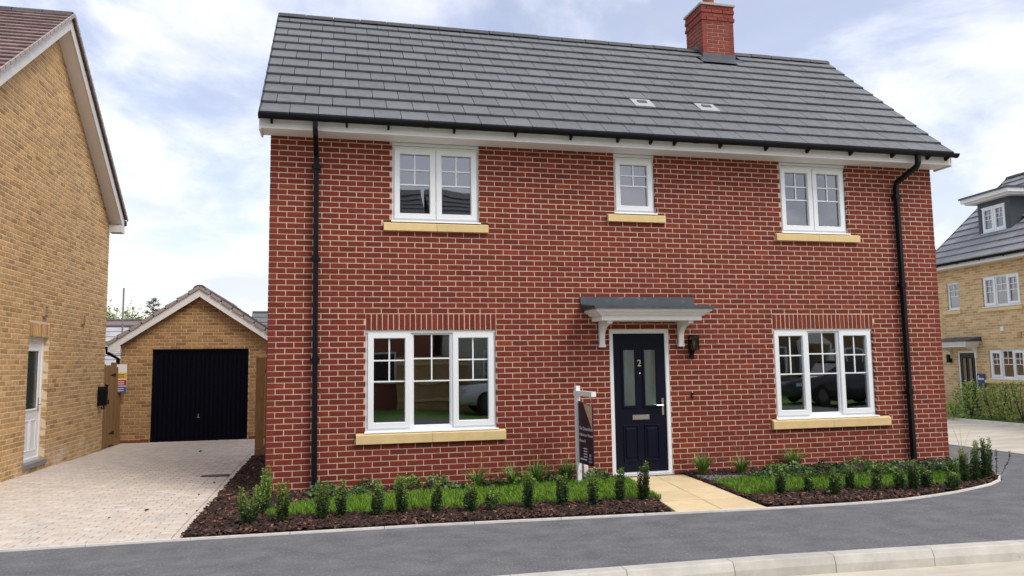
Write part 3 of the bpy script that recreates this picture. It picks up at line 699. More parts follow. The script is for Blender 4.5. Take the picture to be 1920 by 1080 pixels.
# eaves: fascia, soffit, gutter, downpipes
q = MB(); q.box(-.095, HL+.10, -.325, -.30, 4.69, 4.835); q.box(-.095, HL+.10, -.333, -.325, 4.69, 4.712); q.obj('fascia', WPAINT, house)
q = MB(); q.box(-.095, HL+.10, -.30, .002, HT-.030, HT-.016); q.obj('soffit', WPAINT, house)
for x0_, x1_ in ((-.12, -.095), (HL+.10, HL+.125)):
    q = MB(); q.prism([(-.333, 4.672), (-.333, 4.83), (-.05, 5.10), (.04, 5.16), (.04, 4.672)], x0_, x1_, 'x'); q.obj('box_end', WPAINT, house)
GF = T(0, -.432, 4.842)
gutter(house, GF, 10.46, -.115, [.04, .98, 1.52, 2.4, 3.25, 4.05, 4.75, 5.25, 5.62, 6.35, 7.1, 7.8, 8.55, 9.3, 9.95, 10.3], joints=(.58, 2.02, 5.95, 9.73))
downpipe(house, [(.582, -.425, 4.80), (.582, -.425, 4.70), (.585, -.40, 4.63), (.590, -.085, 4.44), (.592, -.065, 4.38), (.612, -.065, .02)], [(.594, -.065, 4.28), (.597, -.065, 3.05), (.603, -.065, 1.72)])
downpipe(house, [(9.735, -.425, 4.80), (9.735, -.425, 4.68), (9.730, -.40, 4.62), (9.61, -.085, 4.43), (9.605, -.065, 4.36), (9.62, -.065, .02)], [(9.606, -.065, 4.2), (9.61, -.065, 2.78), (9.614, -.065, 1.1)])
# windows
for k, lights, lab in (('a', [1, 1], 'first floor two-light window on the left'), ('b', [1], 'small first floor window above the front door'), ('c', [1, 1], 'first floor two-light window on the right'),
                       ('d', [1, 0, 1], 'ground floor three-light window on the left'), ('e', [1, 0, 1], 'ground floor three-light window on the right')):
    window(house, I4, *WIN[k], lights, SIL[k], head=k in 'abc', label=lab)
# front door
x0, x1, z0, z1 = DOOR; q = MB(); q.ring(x0, x1, z0-.1, z1, .062, .012, .09); q.box(x0+.06, x1-.06, .0, .1, z0-.02, z0+.028)
door = q.obj('front_door', UPVC, house); door['label'] = 'navy panelled front door with number 2 in white frame'
q = MB(); q.box(x0+.05, x1-.05, -.03, .012, z0+.0, z0+.014); q.box(x0+.04, x1-.04, -.022, .04, z0+.022, z0+.045); q.obj('threshold', UPVC, door)
q = MB(); q.box(x0-.02, x1+.3, -.10, .0, -.06, .012); q.obj('door_step', mat('slate_step', (.06, .065, .072), rough=.6), door)
lx0, lx1, lz0, lz1 = x0+.062, x1-.062, z0+.05, z1-.062; lw = lx1-lx0
q = MB(); q.box(lx0, lx1, .03, .074, lz0, lz1); leaf = q.obj('door_leaf', NAVY, door)
pw = .165; pa = lx0+.155; pb = lx1-.155-pw
for a in (pa, pb):
    q = MB(); q.ring(a-.035, a+pw+.035, 1.0-.03, 1.80+.035, .036, .014, .031); q.obj('glazing_trim', NAVY, door)
    q = MB(); q.add([(a, .0265, .97), (a+pw, .0265, .97), (a+pw, .0265, 1.835), (a, .0265, 1.835)], [(0, 1, 2, 3)]); q.obj('pane', FROST, door)
    q = MB(); q.ring(a-.03, a+pw+.03, .22, .73, .02, .018, .031, bead=.01); q.obj('panel_moulding', NAVY, door)
    q = MB(); q.box(a+.005, a+pw-.005, .017, .031, .265, .685, c=.01); q.obj('raised_panel', NAVY, door)
q = MB(); q.box(lx0+.27, lx0+.27+.26, .016, .031, .80, .872, c=.006); lb = q.obj('letterbox', CHROME, door)
q = MB(); q.box(lx0+.295, lx0+.505, .010, .016, .815, .857, c=.003); q.obj('letterbox_flap', CHROME, door)
q = MB(); q.box(lx1-.075, lx1-.040, .016, .031, .86, 1.10, c=.004); hb = q.obj('handle', CHROME, door)
q = MB(); q.tube([(lx1-.057, .02, 1.0), (lx1-.057, -.022, 1.0), (lx1-.075, -.03, 1.0), (lx1-.175, -.03, 1.002)], .009, 8); q.obj('door_lever', CHROME, door)
q = MB(); q.lathe([(.012, 0), (.012, .006), (.007, .008)], 12, T((lx0+lx1)/2, .031, 1.46) @ Matrix.Rotation(R(90), 4, 'X')); q.obj('spyhole', CHROME, door)
nm = text_mesh('2', .135, BRASS, .004, 'CENTER'); mkobj('numeral', nm, door, T((lx0+lx1)/2-.004, .026, 1.565) @ TXT)
# door canopy
cp = mkobj('door_canopy', None, house, T(5.1, 0, 2.3))
x0c, x1c, dz = 4.43, 5.93, -.062
for i, (ov, za, zb) in enumerate(((.0, 2.268, 2.335), (.03, 2.335, 2.350), (.05, 2.350, 2.374), (.085, 2.374, 2.392), (.11, 2.392, 2.425))):
    q = MB(); q.box(x0c-ov, x1c+ov, -.42-ov, -.0005, za+dz, zb+dz); q.obj('cornice_moulding', WPAINT, cp)
q = MB(); q.box(x0c-.15, x1c+.15, -.57, 0., 2.4255+dz, 2.462+dz); q.obj('canopy_lead_top', LEAD, cp)
q = MB(); q.prism([(-.54, 2.4622+dz), (-.03, 2.52+dz), (-.02, 2.625+dz), (-.0005, 2.63+dz), (-.0005, 2.4622+dz)], x0c-.17, x1c+.09, 'x'); q.obj('lead_flashing', LEAD, cp)
for bxx in (x0c+.10, x1c-.18):
    q = MB(); pr = [(-.0005, 1.93), (-.05, 1.925), (-.055, 2.05)] + [(-.055-.23*(1-math.cos(t)), 2.05+.165*math.sin(t)) for t in [PI/2*i/7 for i in range(1, 8)]] + [(-.37, 2.23), (-.37, 2.2675), (-.0005, 2.2675)]
    q.prism([(y, z+dz) for y, z in pr[::-1]], bxx, bxx+.075, 'x'); cb = q.obj('canopy_bracket', WPAINT, cp)
    q = MB(); q.box(bxx-.008, bxx+.083, -.06, -.0004, 1.905+dz, 1.945+dz); q.obj('bracket_foot', WPAINT, cp)
# doorbell
q = MB(); q.box(5.93, 5.962, -.018, .0, 1.09, 1.165, c=.004); bell = q.obj('doorbell', BLACKP, house); q = MB(); q.lathe([(.008, 0), (.008, .004)], 10, T(5.946, -.018, 1.125) @ Matrix.Rotation(R(90), 4, 'X')); q.obj('bell_button', CHROME, bell)
# wall lantern
ln = thing('wall_lantern', 'black box wall lantern on the brickwork right of the front door', 'wall lamp', T(5.96, 0, 1.66))
Lm = WM[ln.name]
q = MB(); q.box(-.035, .035, -.02, .004, 0, .13, c=.004); q.obj('back_plate', BLACKP, ln, Lm)
q = MB(); q.tube([(0, -.02, .075), (0, -.06, .075), (0, -.085, .10), (0, -.085, .13)], .014, 8); q.obj('arm', BLACKP, ln, Lm)
q = MB(); q.box(-.06, .06, -.145, -.025, .125, .14); q.box(-.06, .06, -.145, -.025, .335, .352)
for sx in (-.059, .045):
    for sy in (-.144, -.040): q.box(sx, sx+.014, sy, sy+.014, .14, .335)
q.box(-.045, .045, -.034, -.026, .14, .335)
q.obj('cage', BLACKP, ln, Lm)
q = MB(); q.lathe([(.0105, 0), (.0105, .03), (.02, .05), (.024, .075), (.017, .10), (.004, .11)], 12, T(0, -.085, .16)); q.obj('bulb', mat('bulb_glass', (.75, .68, .55), rough=.2), ln, Lm, smooth=True)
for (ax, ay, bx_, by_) in ((-.05, -.139, .05, -.139), (.054, -.135, .054, -.035), (-.054, -.035, -.054, -.135)):
    q = MB(); q.add([(ax, ay, .142), (bx_, by_, .142), (bx_, by_, .333), (ax, ay, .333)], [(0, 1, 2, 3)]); q.obj('pane', GLASS, ln, Lm)

# ================================================================== left buff house
LX, LY0, LY1, VX = -3.65, -.55, 6.53, -3.42
lh = thing('buff_brick_house', 'tall buff brick gable end with white door beside the driveway', 'house', T(LX, LY0, 0))
LF = T(LX, LY0, 0) @ RZ(R(90)); LL = LY1-LY0; RYL = 3.04
gat = (RYL-LY0, 7.30); dl = (2.57-LY0, 3.42-LY0, .20, 2.15)
sp_ = (7.30-4.64)/(LY1-RYL)
brick_wall('gable_wall', lh, LF, LL, -.2, 4.64, [dl], [(dl[0]-.0, dl[1]+.0, 2.15, 2.37)], mt=BUFF, mo=MORTB, gable=gat, parts=300, ph=1, label='buff brick gable wall')
FW = T(LX-7, LY0, 0); fwin = [(1.0, 2.2, 3.45, 4.5), (4.2, 5.4, 3.45, 4.5), (.9, 2.6, .8, 2.1), (4.2, 5.9, .8, 2.1)]
brick_wall('front_wall', lh, FW, 7.0, -.2, 4.55, fwin, (), mt=BUFF, mo=MORTB, parts=0, ph=1)
for w_ in fwin: window(lh, FW, *w_, [1, 0, 1] if w_[1]-w_[0] > 1.5 else [1, 1], (w_[0]-.1, w_[1]+.1, w_[2]-.15, w_[2]-.02))
q = MB(); q.box(LX-7, LX-.1, LY0+.35, LY1, -.2, 4.55); q.obj('house_body', BUFF, lh)
q = MB(); q.box(LX-7, VX, LY0-.30, LY0-.27, 4.42, 4.62); q.box(LX-7, LX, LY0-.27, LY0, 4.45, 4.47); q.obj('fascia', WPAINT, lh)
gutter(lh, T(0, LY0-.36, 4.63), VX, LX-7, [LX-6+1.2*i for i in range(5)])
# verge: soffit, barge boards, tiled roof
ez, ey = 4.71, 6.70; az, ay = 7.44, RYL; ts = (az-ez)/(ey-ay); fy = 2*ay-ey
for s_ in (1, -1):
    def yy(y): return y if s_ > 0 else 2*ay-y
    q = MB(); P = [(yy(ay), az-.03), (yy(ey), ez-.03), (yy(ey), ez-.20), (yy(ey-.06), ez-.22), (yy(ay), az-.235)]
    q.prism(P, VX-.022, VX, 'x'); q.obj('barge_board', CREAMW, lh)
    q = MB(); P = [(yy(ay), az-.21), (yy(ey-.03), ez-.195), (yy(ey-.03), ez-.21), (yy(ay), az-.225)]; q.prism(P, LX-.02, VX-.022, 'x'); q.obj('verge_soffit', WPAINT, lh)
    q = MB(); q.box(LX-.0, VX+.003, min(yy(6.45), yy(ey+.02)), max(yy(6.45), yy(ey+.02)), ez-.30, ez-.16); q.obj('eave_box', CREAMW, lh)
    sll = math.hypot(ey-ay, az-ez); q = MB(); P = [(yy(ay), az-.032), (yy(ey), ez-.032), (yy(ey), ez-.005), (yy(ay), az-.005)]; q.prism(P, LX-7, VX-.03, 'x'); rf = q.obj('roof', UND, lh)
    if s_ < 0: Fq = slope_frame((LX-7, yy(ey)-.03, ez-.02), (1, 0, 0), (0, -(yy(ey)-ay), az-ez))
    else: Fq = slope_frame((VX+.04, yy(ey)+.03, ez-.02), (-1, 0, 0), (0, -(yy(ey)-ay), az-ez))
    tile_roof(rf, Fq, abs(LX-7-VX)+.04, 25, sll/24.7, .27, BTILE, 300, th=.030)
    q = MB()
    for r in range(25):
        g_ = sll/24.7; q.box(-.002, .02, r*g_, r*g_+g_-.02, -.016, .036, Fq @ T((abs(LX-7-VX)+.04) if s_ < 0 else -.018, 0, 0))
    vo = q.obj('verge_clips', mat('mortar_verge', (.40, .36, .33), (.33, .29, .27), rough=.9, scale=20), rf); vo['kind'] = 'stuff'
ridge_run(lh, (LX-5, ay, az-.01), (VX+.05, ay, az-.01), RIDGE)
q = MB(); q.box(VX-.3, VX+.02, ey-.02, ey+.10, ez-.12, ez-.02); q.obj('gutter', BLACKP, lh)
# side door of the left house
q = MB(); q.ring(dl[0], dl[1], dl[2]+.02, dl[3], .06, .075, .14); sdoor = q.obj('side_door', UPVC, lh, LF); sdoor['label'] = 'white half-glazed side door'
a, b_, c, d_ = dl[0]+.055, dl[1]-.055, dl[2]+.06, dl[3]-.055
q = MB(); q.box(a, b_, .09, .13, c, 1.02); q.box(a, a+.12, .09, .13, 1.02, d_); q.box(b_-.12, b_, .09, .13, 1.02, d_); q.box(a+.12, b_-.12, .09, .13, d_-.16, d_); q.obj('door_leaf', UPVC, sdoor, LF)
q = MB(); q.ring(a+.10, b_-.10, 1.0, d_-.14, .03, .078, .095); q.obj('glazing_trim', UPVC, sdoor, LF)
q = MB(); q.add([(a+.11, .1, 1.01), (b_-.11, .1, 1.01), (b_-.11, .1, d_-.15), (a+.11, .1, d_-.15)], [(0, 1, 2, 3)]); q.obj('pane', mat('dark_obscure_glass', (.045, .065, .06), rough=.12, spec=.8), sdoor, LF)
for k in range(2):
    xa = a+.11+k*.27; q = MB(); q.ring(xa, xa+.24, c+.12, .86, .025, .082, .0905); q.obj('panel_moulding', UPVC, sdoor, LF)
q = MB(); q.box(b_-.075, b_-.045, .078, .09, .98, 1.2); q.tube([(b_-.06, .07, 1.09), (b_-.06, .045, 1.09), (b_-.17, .045, 1.09)], .009, 6); q.obj('handle', CHROME, sdoor, LF)
q = MB(); q.box(dl[0]-.02, dl[1]+.02, -.03, .13, dl[2]-.05, dl[2]+.02); q.obj('door_sill', mat('grey_sill', (.22, .22, .22), rough=.6), sdoor, LF)
for yv, zv in ((3.13, 2.575), (5.02, 2.545)):
    q = MB(); q.box(yv-LY0-.07, yv-LY0+.07, -.035, .004, zv-.10, zv+.10, c=.006)
    vt = q.obj('wall_vent', mat('buff_plastic_vent', (.42, .30, .16), rough=.6), lh, LF)
    for k in range(4):
        q = MB(); q.box(yv-LY0-.058, yv-LY0+.058, -.043, -.034, zv-.075+k*.042, zv-.055+k*.042); q.obj('louvre', mat('buff_plastic_vent', (.42, .30, .16)), vt, LF)
# car charger
ev = thing('car_charger', 'black wall-mounted car charger near the corner of the buff house', 'charger', T(LX, 6.20, 1.10) @ RZ(R(90))); Em = WM[ev.name]
q = MB(); pr = [(-.085, -.17), (-.06, -.19), (.06, -.19), (.085, -.17), (.09, .12), (.07, .17), (.03, .185), (-.03, .185), (-.07, .17), (-.09, .12)]
q.prism(pr, -.13, .004); q.prism([(x*.8, z*.85) for x, z in pr], -.145, -.13); q.obj('charger_body', BLACKP, ev, Em)
q = MB(); q.tube([(.0, -.10, -.18), (.01, -.10, -.25), (.03, -.06, -.26), (.035, -.05, -.20)], .014, 8); q.obj('cable', BLACKP, ev, Em)
q = MB(); q.tube([(-.02, -.14, .16), (-.03, -.16, .2), (.0, -.12, .215)], .02, 8); q.obj('plug_holster', BLACKP, ev, Em)

# ================================================================== garage
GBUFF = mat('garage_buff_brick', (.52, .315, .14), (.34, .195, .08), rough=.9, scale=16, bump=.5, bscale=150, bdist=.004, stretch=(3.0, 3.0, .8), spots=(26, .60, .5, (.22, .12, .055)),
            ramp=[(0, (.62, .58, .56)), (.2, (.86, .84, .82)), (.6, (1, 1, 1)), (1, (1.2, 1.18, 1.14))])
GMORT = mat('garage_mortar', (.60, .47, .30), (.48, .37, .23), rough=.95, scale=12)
GY = 7.95; gx0, gx1 = -3.72, -.48; gcx = (gx0+gx1)/2
ga = thing('garage', 'detached buff brick garage with navy up-and-over door at the end of the drive', 'garage', T(gx0, GY, 0))
GFm = T(gx0, GY, 0); gd = (-3.075-gx0, -1.045-gx0, -.05, 2.045)
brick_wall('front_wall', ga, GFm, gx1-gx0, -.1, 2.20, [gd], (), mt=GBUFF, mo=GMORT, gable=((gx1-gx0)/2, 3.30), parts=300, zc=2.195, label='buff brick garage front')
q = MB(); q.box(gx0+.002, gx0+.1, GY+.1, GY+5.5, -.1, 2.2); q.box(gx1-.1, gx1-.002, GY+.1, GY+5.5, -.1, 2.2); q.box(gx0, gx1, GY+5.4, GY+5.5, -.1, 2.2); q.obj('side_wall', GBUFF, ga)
q = MB(); q.box(gx0+.006, gd[0]+gx0-.03, GY-.006, GY+.03, -.06, .065); q.box(gd[1]+gx0+.03, gx1-.006, GY-.006, GY+.03, -.06, .065); pb_ = q.obj('plinth_brick', mat('plinth_red_brick', (.26, .075, .045), (.2, .05, .03), rough=.9, scale=20), ga)
q = MB(); a, b_ = gd[0]+gx0, gd[1]+gx0; n = 20; vs = []; fs = []
prof = []
for i in range(n):
    xx = a+.05+(b_-a-.1)*i/n; w = (b_-a-.1)/n
    prof += [(xx, 0), (xx+w*.62, 0), (xx+w*.72, .014), (xx+w*.90, .014)]
prof.append((b_-.05, 0)); k = len(prof)
q.add([(x, GY+.075+y, .02) for x, y in prof]+[(x, GY+.075+y, 1.925) for x, y in prof], [(i, i+1, k+i+1, k+i) for i in range(k-1)])
q.box(a+.05, b_-.05, GY+.068, GY+.1, 1.925, 1.995); q.box(a+.05, b_-.05, GY+.068, GY+.1, .0, .035)
gdo = q.obj('garage_door', NAVYG, ga); gdo['label'] = 'navy ribbed steel garage door'
q = MB(); q.box(a+.002, a+.055, GY+.04, GY+.11, -.02, 2.043); q.box(b_-.055, b_-.002, GY+.04, GY+.11, -.02, 2.043); q.box(a+.055, b_-.055, GY+.04, GY+.11, 1.99, 2.043); q.obj('door_frame', NAVYG, gdo)
q = MB(); hx_ = a+.98; q.box(hx_-.005, hx_+.005, GY+.045, GY+.062, .52, .60); q.box(hx_-.03, hx_+.03, GY+.045, GY+.075, .515, .523); q.obj('handle', CHROME, gdo)
VY = GY-.16; rz0, rza = 2.14, 3.40; ex = 1.84
for s_ in (-1, 1):
    q = MB(); q.prism([(gcx, rza), (gcx+s_*ex, rz0), (gcx+s_*ex, rz0-.15), (gcx+s_*(ex-.22), rz0-.15), (gcx+s_*(ex-.24), rz0-.01), (gcx, rza-.19)], VY, VY+.022); q.obj('barge_board', WPAINT, ga)
    q = MB(); q.box(min(gcx+s_*1.6, gcx+s_*(ex-.01)), max(gcx+s_*1.6, gcx+s_*(ex-.01)), VY+.022, GY+.05, rz0-.15, rz0-.05); q.obj('eave_box', WPAINT, ga)
    q = MB(); q.prism([(gcx, rza-.005), (gcx+s_*ex, rz0-.005), (gcx+s_*ex, rz0+.02), (gcx, rza+.02)], VY+.005, GY+5.6); rf = q.obj('roof', UND, ga)
    if s_ < 0: Fq = slope_frame((gcx-ex-.04, GY+5.6, rz0+.0), (0, -1, 0), (ex, 0, rza-rz0))
    else: Fq = slope_frame((gcx+ex+.04, VY-.03, rz0+.0), (0, 1, 0), (-ex, 0, rza-rz0))
    tile_roof(rf, Fq, 5.6+.16+.03, 8, math.hypot(ex, rza-rz0)/7.75, .30, mat('garage_roof_tile', (.17, .15, .13), (.12, .10, .085), rough=.75, rnd=.2), 150)
    q = MB(); g_ = math.hypot(ex, rza-rz0)/7.75
    for r in range(8): q.box(5.6+.16+.012 if s_ < 0 else -.002, 5.6+.16+.035 if s_ < 0 else .02, r*g_, r*g_+g_-.03, -.03, .034, Fq)
    vo = q.obj('verge_clips', mat('mortar_verge', (.40, .36, .33)), rf); vo['kind'] = 'stuff'
ridge_run(ga, (gcx, VY-.04, rza+.0), (gcx, GY+5.6, rza+.0), mat('garage_ridge', (.20, .19, .17), (.14, .13, .12), rough=.8), rad=.14)
gutter(ga, T(gcx-ex-.07, 0, rz0-.03) @ RZ(R(90)), GY+5.5, VY+.05, [GY+.3], r=.05)
downpipe(ga, [(gcx-ex-.05, GY+.0, rz0-.06), (gcx-ex-.05, GY+.0, rz0-.16), (gx0-.05, GY+.02, rz0-.30), (gx0-.05, GY+.02, .1)], [(gx0-.05, GY+.02, 1.2)])

# side gate and fence between buff house and garage
sg = thing('side_gate', 'tall timber board gate between the buff house and the garage', 'gate', T(-3.70, 6.6, 0))
q = MB(); q.box(-3.75, -3.66, 6.56, 6.65, -.05, 1.72); q.obj('post', WOOD, sg)
q = MB(); q.box(-3.75, -3.66, 7.36, 7.45, -.05, 1.76); q.obj('post', WOOD, sg)
for k in range(6): q = MB(); q.box(-3.675-random.uniform(0, .004), -3.655, 6.66+k*.116, 6.66+k*.116+.112, .06, 1.70+random.uniform(-.006, .006)); q.obj('board', WOOD, sg)
for zz_ in (.3, .95, 1.5): q = MB(); q.box(-3.70, -3.677, 6.66, 7.35, zz_-.05, zz_+.05); q.obj('rail', WOOD, sg)
for zz_ in (.3, 1.5):
    q = MB(); q.prism([(7.36, zz_-.04), (7.36, zz_+.04), (6.95, zz_)], -3.654, -3.648, 'x'); q.obj('hinge', BLACKP, sg)
q = MB(); q.tube([(-3.64, 6.78, .92), (-3.62, 6.78, .92), (-3.62, 6.78, 1.0)], .012, 6); q.obj('latch', BLACKP, sg)
fp = thing('timber_fence', 'narrow vertical board fence panel between the gate and the garage', 'fence', T(-3.68, 7.45, 0))
for k in range(4): q = MB(); q.box(-3.70+random.uniform(-.004, .004), -3.672, 7.46+k*.112, 7.46+k*.112+.1, .02, 1.66); q.obj('board', WOOD, fp)
q = MB(); q.box(-3.74, -3.70, 7.45, 7.93, 1.45, 1.54); q.obj('rail', WOOD, fp)
q = MB(); q.box(-3.72, -3.668, 7.452, 7.925, -.02, .15); q.obj('gravel_board', WOOD, fp)
sgn = thing('safety_sign', 'white site safety notice with yellow, red and blue panels on the fence', 'sign', T(-3.66, 7.66, 1.42) @ RZ(R(58)))
Sm = WM[sgn.name]
q = MB(); q.box(-.20, .20, -.006, 0, -.30, .30); q.obj('sign_board', mat('white_sign', (.78, .77, .74), rough=.5), sgn, Sm)
for z_, colr, nm_ in ((.05, (.75, .42, .03), 'yellow_panel'), (-.10, (.42, .02, .03), 'red_panel'), (-.245, (.02, .07, .28), 'blue_panel')):
    q = MB(); q.box(-.10, .19, -.009, -.0062, z_-.06, z_+.065); po = q.obj(nm_, mat('sign_'+nm_, colr, rough=.5), sgn, Sm)
    q = MB(); q.box(-.17, -.12, -.009, -.0062, z_-.05, z_+.05); q.obj('pictogram', mat('sign_'+nm_, colr), sgn, Sm)
    for k in range(2):
        q = MB(); q.box(-.05, .13, -.0105, -.0092, z_-.03+k*.045, z_-.014+k*.045); q.obj('print_line', mat('sign_print', (.8, .75, .7) if nm_ != 'yellow_panel' else (.05, .04, .02)) if nm_ != 'yellow_panel' else mat('sign_black', (.04, .035, .03)), po, Sm)
q = MB(); q.box(-.17, -.13, -.009, -.0062, .16, .27); q.obj('emblem', mat('sign_black', (.04, .035, .03)), sgn, Sm)
# fence return beside the red house
fr = thing('side_fence', 'timber fence end between the garage drive and red house wall', 'fence', T(-.5, 4.3, 0))
for k in range(3): q = MB(); q.box(-.535+k*.165, -.535+k*.165+.155, 4.30+(.012 if k % 2 else 0), 4.325+(.012 if k % 2 else 0), .16, 1.80); q.obj('board', WOOD, fr)
q = MB(); q.box(-.535, -.02, 4.285, 4.33, -.03, .155); q.obj('gravel_board', WOOD, fr)
q = MB(); q.box(-.53, -.02, 4.337, 4.38, 1.5, 1.59); q.obj('rail', WOOD, fr)

# ================================================================== buff house across the side road
RF = T(19.82, 10.3, -.31) @ RZ(math.atan2(-.9961, -.0887)); RL = 13.0
rh = thing('buff_brick_house', 'buff brick house with dormer and grey roof across the side road', 'house', RF)
WR = {'sm': (.43, .97, 3.40, 4.24), 'up': (1.92, 3.30, 3.38, 4.27), 'lo': (1.98, 3.30, 1.28, 2.12), 'lf': (-.6, .28, 1.42, 2.10), 'up2': (6.2, 7.6, 3.38, 4.27), 'lo2': (5.4, 7.2, 1.28, 2.12)}
DR = (.70, 1.46, .05, 2.10)
FARB = bpy.data.materials.new('far_buff_brick'); FARB.use_nodes = True; t = FARB.node_tree; bs = t.nodes['Principled BSDF']; bs.inputs['Roughness'].default_value = .9
tcx = N(t, 'ShaderNodeTexCoord'); mpx = N(t, 'ShaderNodeMapping'); mpx.inputs['Rotation'].default_value = (R(90), 0, 0); t.links.new(tcx.outputs['Object'], mpx.inputs[0])
bt = N(t, 'ShaderNodeTexBrick'); setin(bt, Scale=1.0, Mortar_Size=.006, Brick_Width=.225, Row_Height=.075, Bias=-.1); bt.inputs['Color1'].default_value = (.68, .48, .25, 1); bt.inputs['Color2'].default_value = (.42, .27, .12, 1); bt.inputs['Mortar'].default_value = (.70, .58, .38, 1)
t.links.new(mpx.outputs[0], bt.inputs['Vector']); t.links.new(bt.outputs['Color'], bs.inputs['Base Color'])
q = MB(); hs = [w for w in WR.values() if w[0] > 0] + [DR]
xs = sorted({0, RL, *[h[i] for h in hs for i in (0, 1)]}); zs = sorted({-.2, 4.72, *[h[i] for h in hs for i in (2, 3)]})
for a, b_ in zip(xs, xs[1:]):
    for c, d_ in zip(zs, zs[1:]):
        if not any(h[0] < (a+b_)/2 < h[1] and h[2] < (c+d_)/2 < h[3] for h in hs): q.box(a, b_, 0, .25, c, d_)
q.box(0, .25, .25, 6, -.2, 4.72); q.box(RL-.25, RL, .25, 6, -.2, 4.72); q.box(0, RL, 5.8, 6, -.2, 4.72)
q.prism([(0, 4.72), (6, 4.72), (3, 7.4)], 0, .25, 'x')
q.box(.25, RL-.25, .25, 5.8, 2.4, 2.6)
rw = q.obj('wall', FARB, rh, RF)
q = MB(); q.box(.25, RL-.25, 3.0, 3.1, -.2, 4.7); q.obj('interior_wall', PLASTER, rh, RF)
for k, lg, sl_ in (('sm', [0], (.28, 1.02, 3.25, 3.38)), ('up', [1, 0, 1], (1.77, 3.38, 3.24, 3.36)), ('lo', [1, 0, 1], (1.81, 3.45, 1.14, 1.26)), ('up2', [1, 0, 1], (6.0, 7.8, 3.24, 3.36)), ('lo2', [1, 0, 1], (5.2, 7.4, 1.14, 1.26))):
    window(rh, RF, *WR[k], lg, sl_)
q = MB(); q.ring(DR[0], DR[1], DR[2], DR[3], .06, .02, .1); rd = q.obj('front_door', UPVC, rh, RF)
q = MB(); q.box(DR[0]+.06, DR[1]-.06, .04, .09, .1, 2.04); q.obj('door_leaf', mat('black_door', (.012, .012, .014), rough=.3), rd, RF)
for k in range(2):
    xa = DR[0]+.16+k*.24; q = MB(); q.ring(xa, xa+.17, 1.0, 1.9, .025, .025, .042); q.obj('glazing_trim', BLACKP, rd, RF)
    q = MB(); q.box(xa+.02, xa+.15, .035, .0405, 1.02, 1.88); q.obj('pane', FROST, rd, RF)
q = MB(); q.box(DR[0]+.25, DR[0]+.5, .03, .04, .82, .88); q.obj('letterbox', CHROME, rd, RF)
cp2 = mkobj('door_canopy', None, rh, RF)
for ov, za, zb, m_ in ((0, 2.22, 2.29, WPAINT), (.05, 2.29, 2.34, WPAINT), (.1, 2.34, 2.38, WPAINT), (.14, 2.38, 2.41, LEAD)):
    q = MB(); q.box(.35-ov, 1.62+ov, -.42-ov, -.001, za, zb); q.obj('cornice_moulding' if m_ is WPAINT else 'lead_top', m_, cp2, RF)
q = MB(); q.prism([(-.5, 2.41), (0, 2.52), (0, 2.41)], .22, 1.75, 'x'); q.obj('lead_flashing', LEAD, cp2, RF)
for xa in (.40, 1.48):
    q = MB(); pr = [(0, 1.88), (-.05, 1.88), (-.055, 2.0)] + [(-.055-.23*(1-math.cos(t_)), 2.0+.17*math.sin(t_)) for t_ in [PI/2*i/5 for i in range(1, 6)]] + [(-.37, 2.22), (0, 2.22)]
    q.prism(pr[::-1], xa, xa+.07, 'x'); q.obj('canopy_bracket', WPAINT, cp2, RF)
q = MB(); q.box(.36, .46, -.12, 0, 1.75, 2.0); q.obj('wall_lamp', BLACKP, rh, RF)
q = MB(); q.box(2.54, 2.64, -.04, 0, 2.64, 2.78, c=.01); q.obj('alarm_box', UPVC, rh, RF)
q = MB(); q.box(3.12, 3.26, -.03, 0, 2.43, 2.60, c=.01); q.obj('wall_vent', mat('buff_plastic_vent', (.42, .30, .16)), rh, RF)
q = MB(); q.box(-.05, RL, -.33, -.30, 4.66, 4.84); q.box(-.05, RL, -.30, 0, 4.66, 4.68); q.obj('fascia', WPAINT, rh, RF)
gutter(rh, RF @ T(0, -.39, 4.84), RL, -.08, [.5+.9*i for i in range(10)])
us = Vector((0, 3.40, 3.02)).normalized(); slr = math.hypot(3.40, 3.02)
q = MB(); q.prism([(-.40, 4.80), (3.0, 7.80), (6.4, 4.80), (6.4, 4.75), (3.0, 7.74), (-.40, 4.75)], -.05, RL, 'x'); rro = q.obj('roof', UND, rh, RF)
FRR = RF @ slope_frame((-.06, -.44, 4.80), (1, 0, 0), us)
RT2 = mat('far_grey_roof_tile', (.30, .305, .315), (.25, .255, .265), rough=.55, scale=6, rnd=.12)
tile_roof(rro, FRR, 9.0, 13, slr/13, .36, RT2, 300, th=.036, skip=[(1.5, 2.8, 1.35, 3.2)])
q = MB(); q.box(-.10, -.05, 0, slr, -.09, .03, FRR @ I4); q.obj('verge_trim', RIDGE, rro)
ridge_run(rro, RF @ Vector((-.08, 2.98, 7.84)), RF @ Vector((9, 2.98, 7.84)), RIDGE)
dm = mkobj('dormer', None, rh, RF)
q = MB(); q.box(1.43, 2.68, .46, .52, 5.50, 5.66); q.box(1.43, 1.56, .46, .52, 5.66, 6.44); q.box(2.49, 2.68, .46, .52, 5.66, 6.44); q.box(1.43, 2.68, .46, .52, 6.44, 6.60); q.obj('dormer_front', GUNM, dm, RF)
for xa in (1.43, 2.66):
    q = MB(); q.prism([(.52, 5.50), (.52, 6.60), (2.0, 6.60), (1.75, 6.62)], xa, xa+.02, 'x'); q.obj('dormer_cheek', GUNM, dm, RF)
q = MB(); q.box(1.2, 2.92, .22, 2.1, 6.60, 6.66); q.obj('dormer_soffit', WPAINT, dm, RF)
q = MB(); q.box(1.12, 3.0, .14, 2.1, 6.66, 6.78); q.obj('dormer_fascia', WPAINT, dm, RF)
q = MB(); q.box(1.08, 3.04, .10, 2.2, 6.78, 6.83); q.obj('dormer_roof', LEAD, dm, RF)
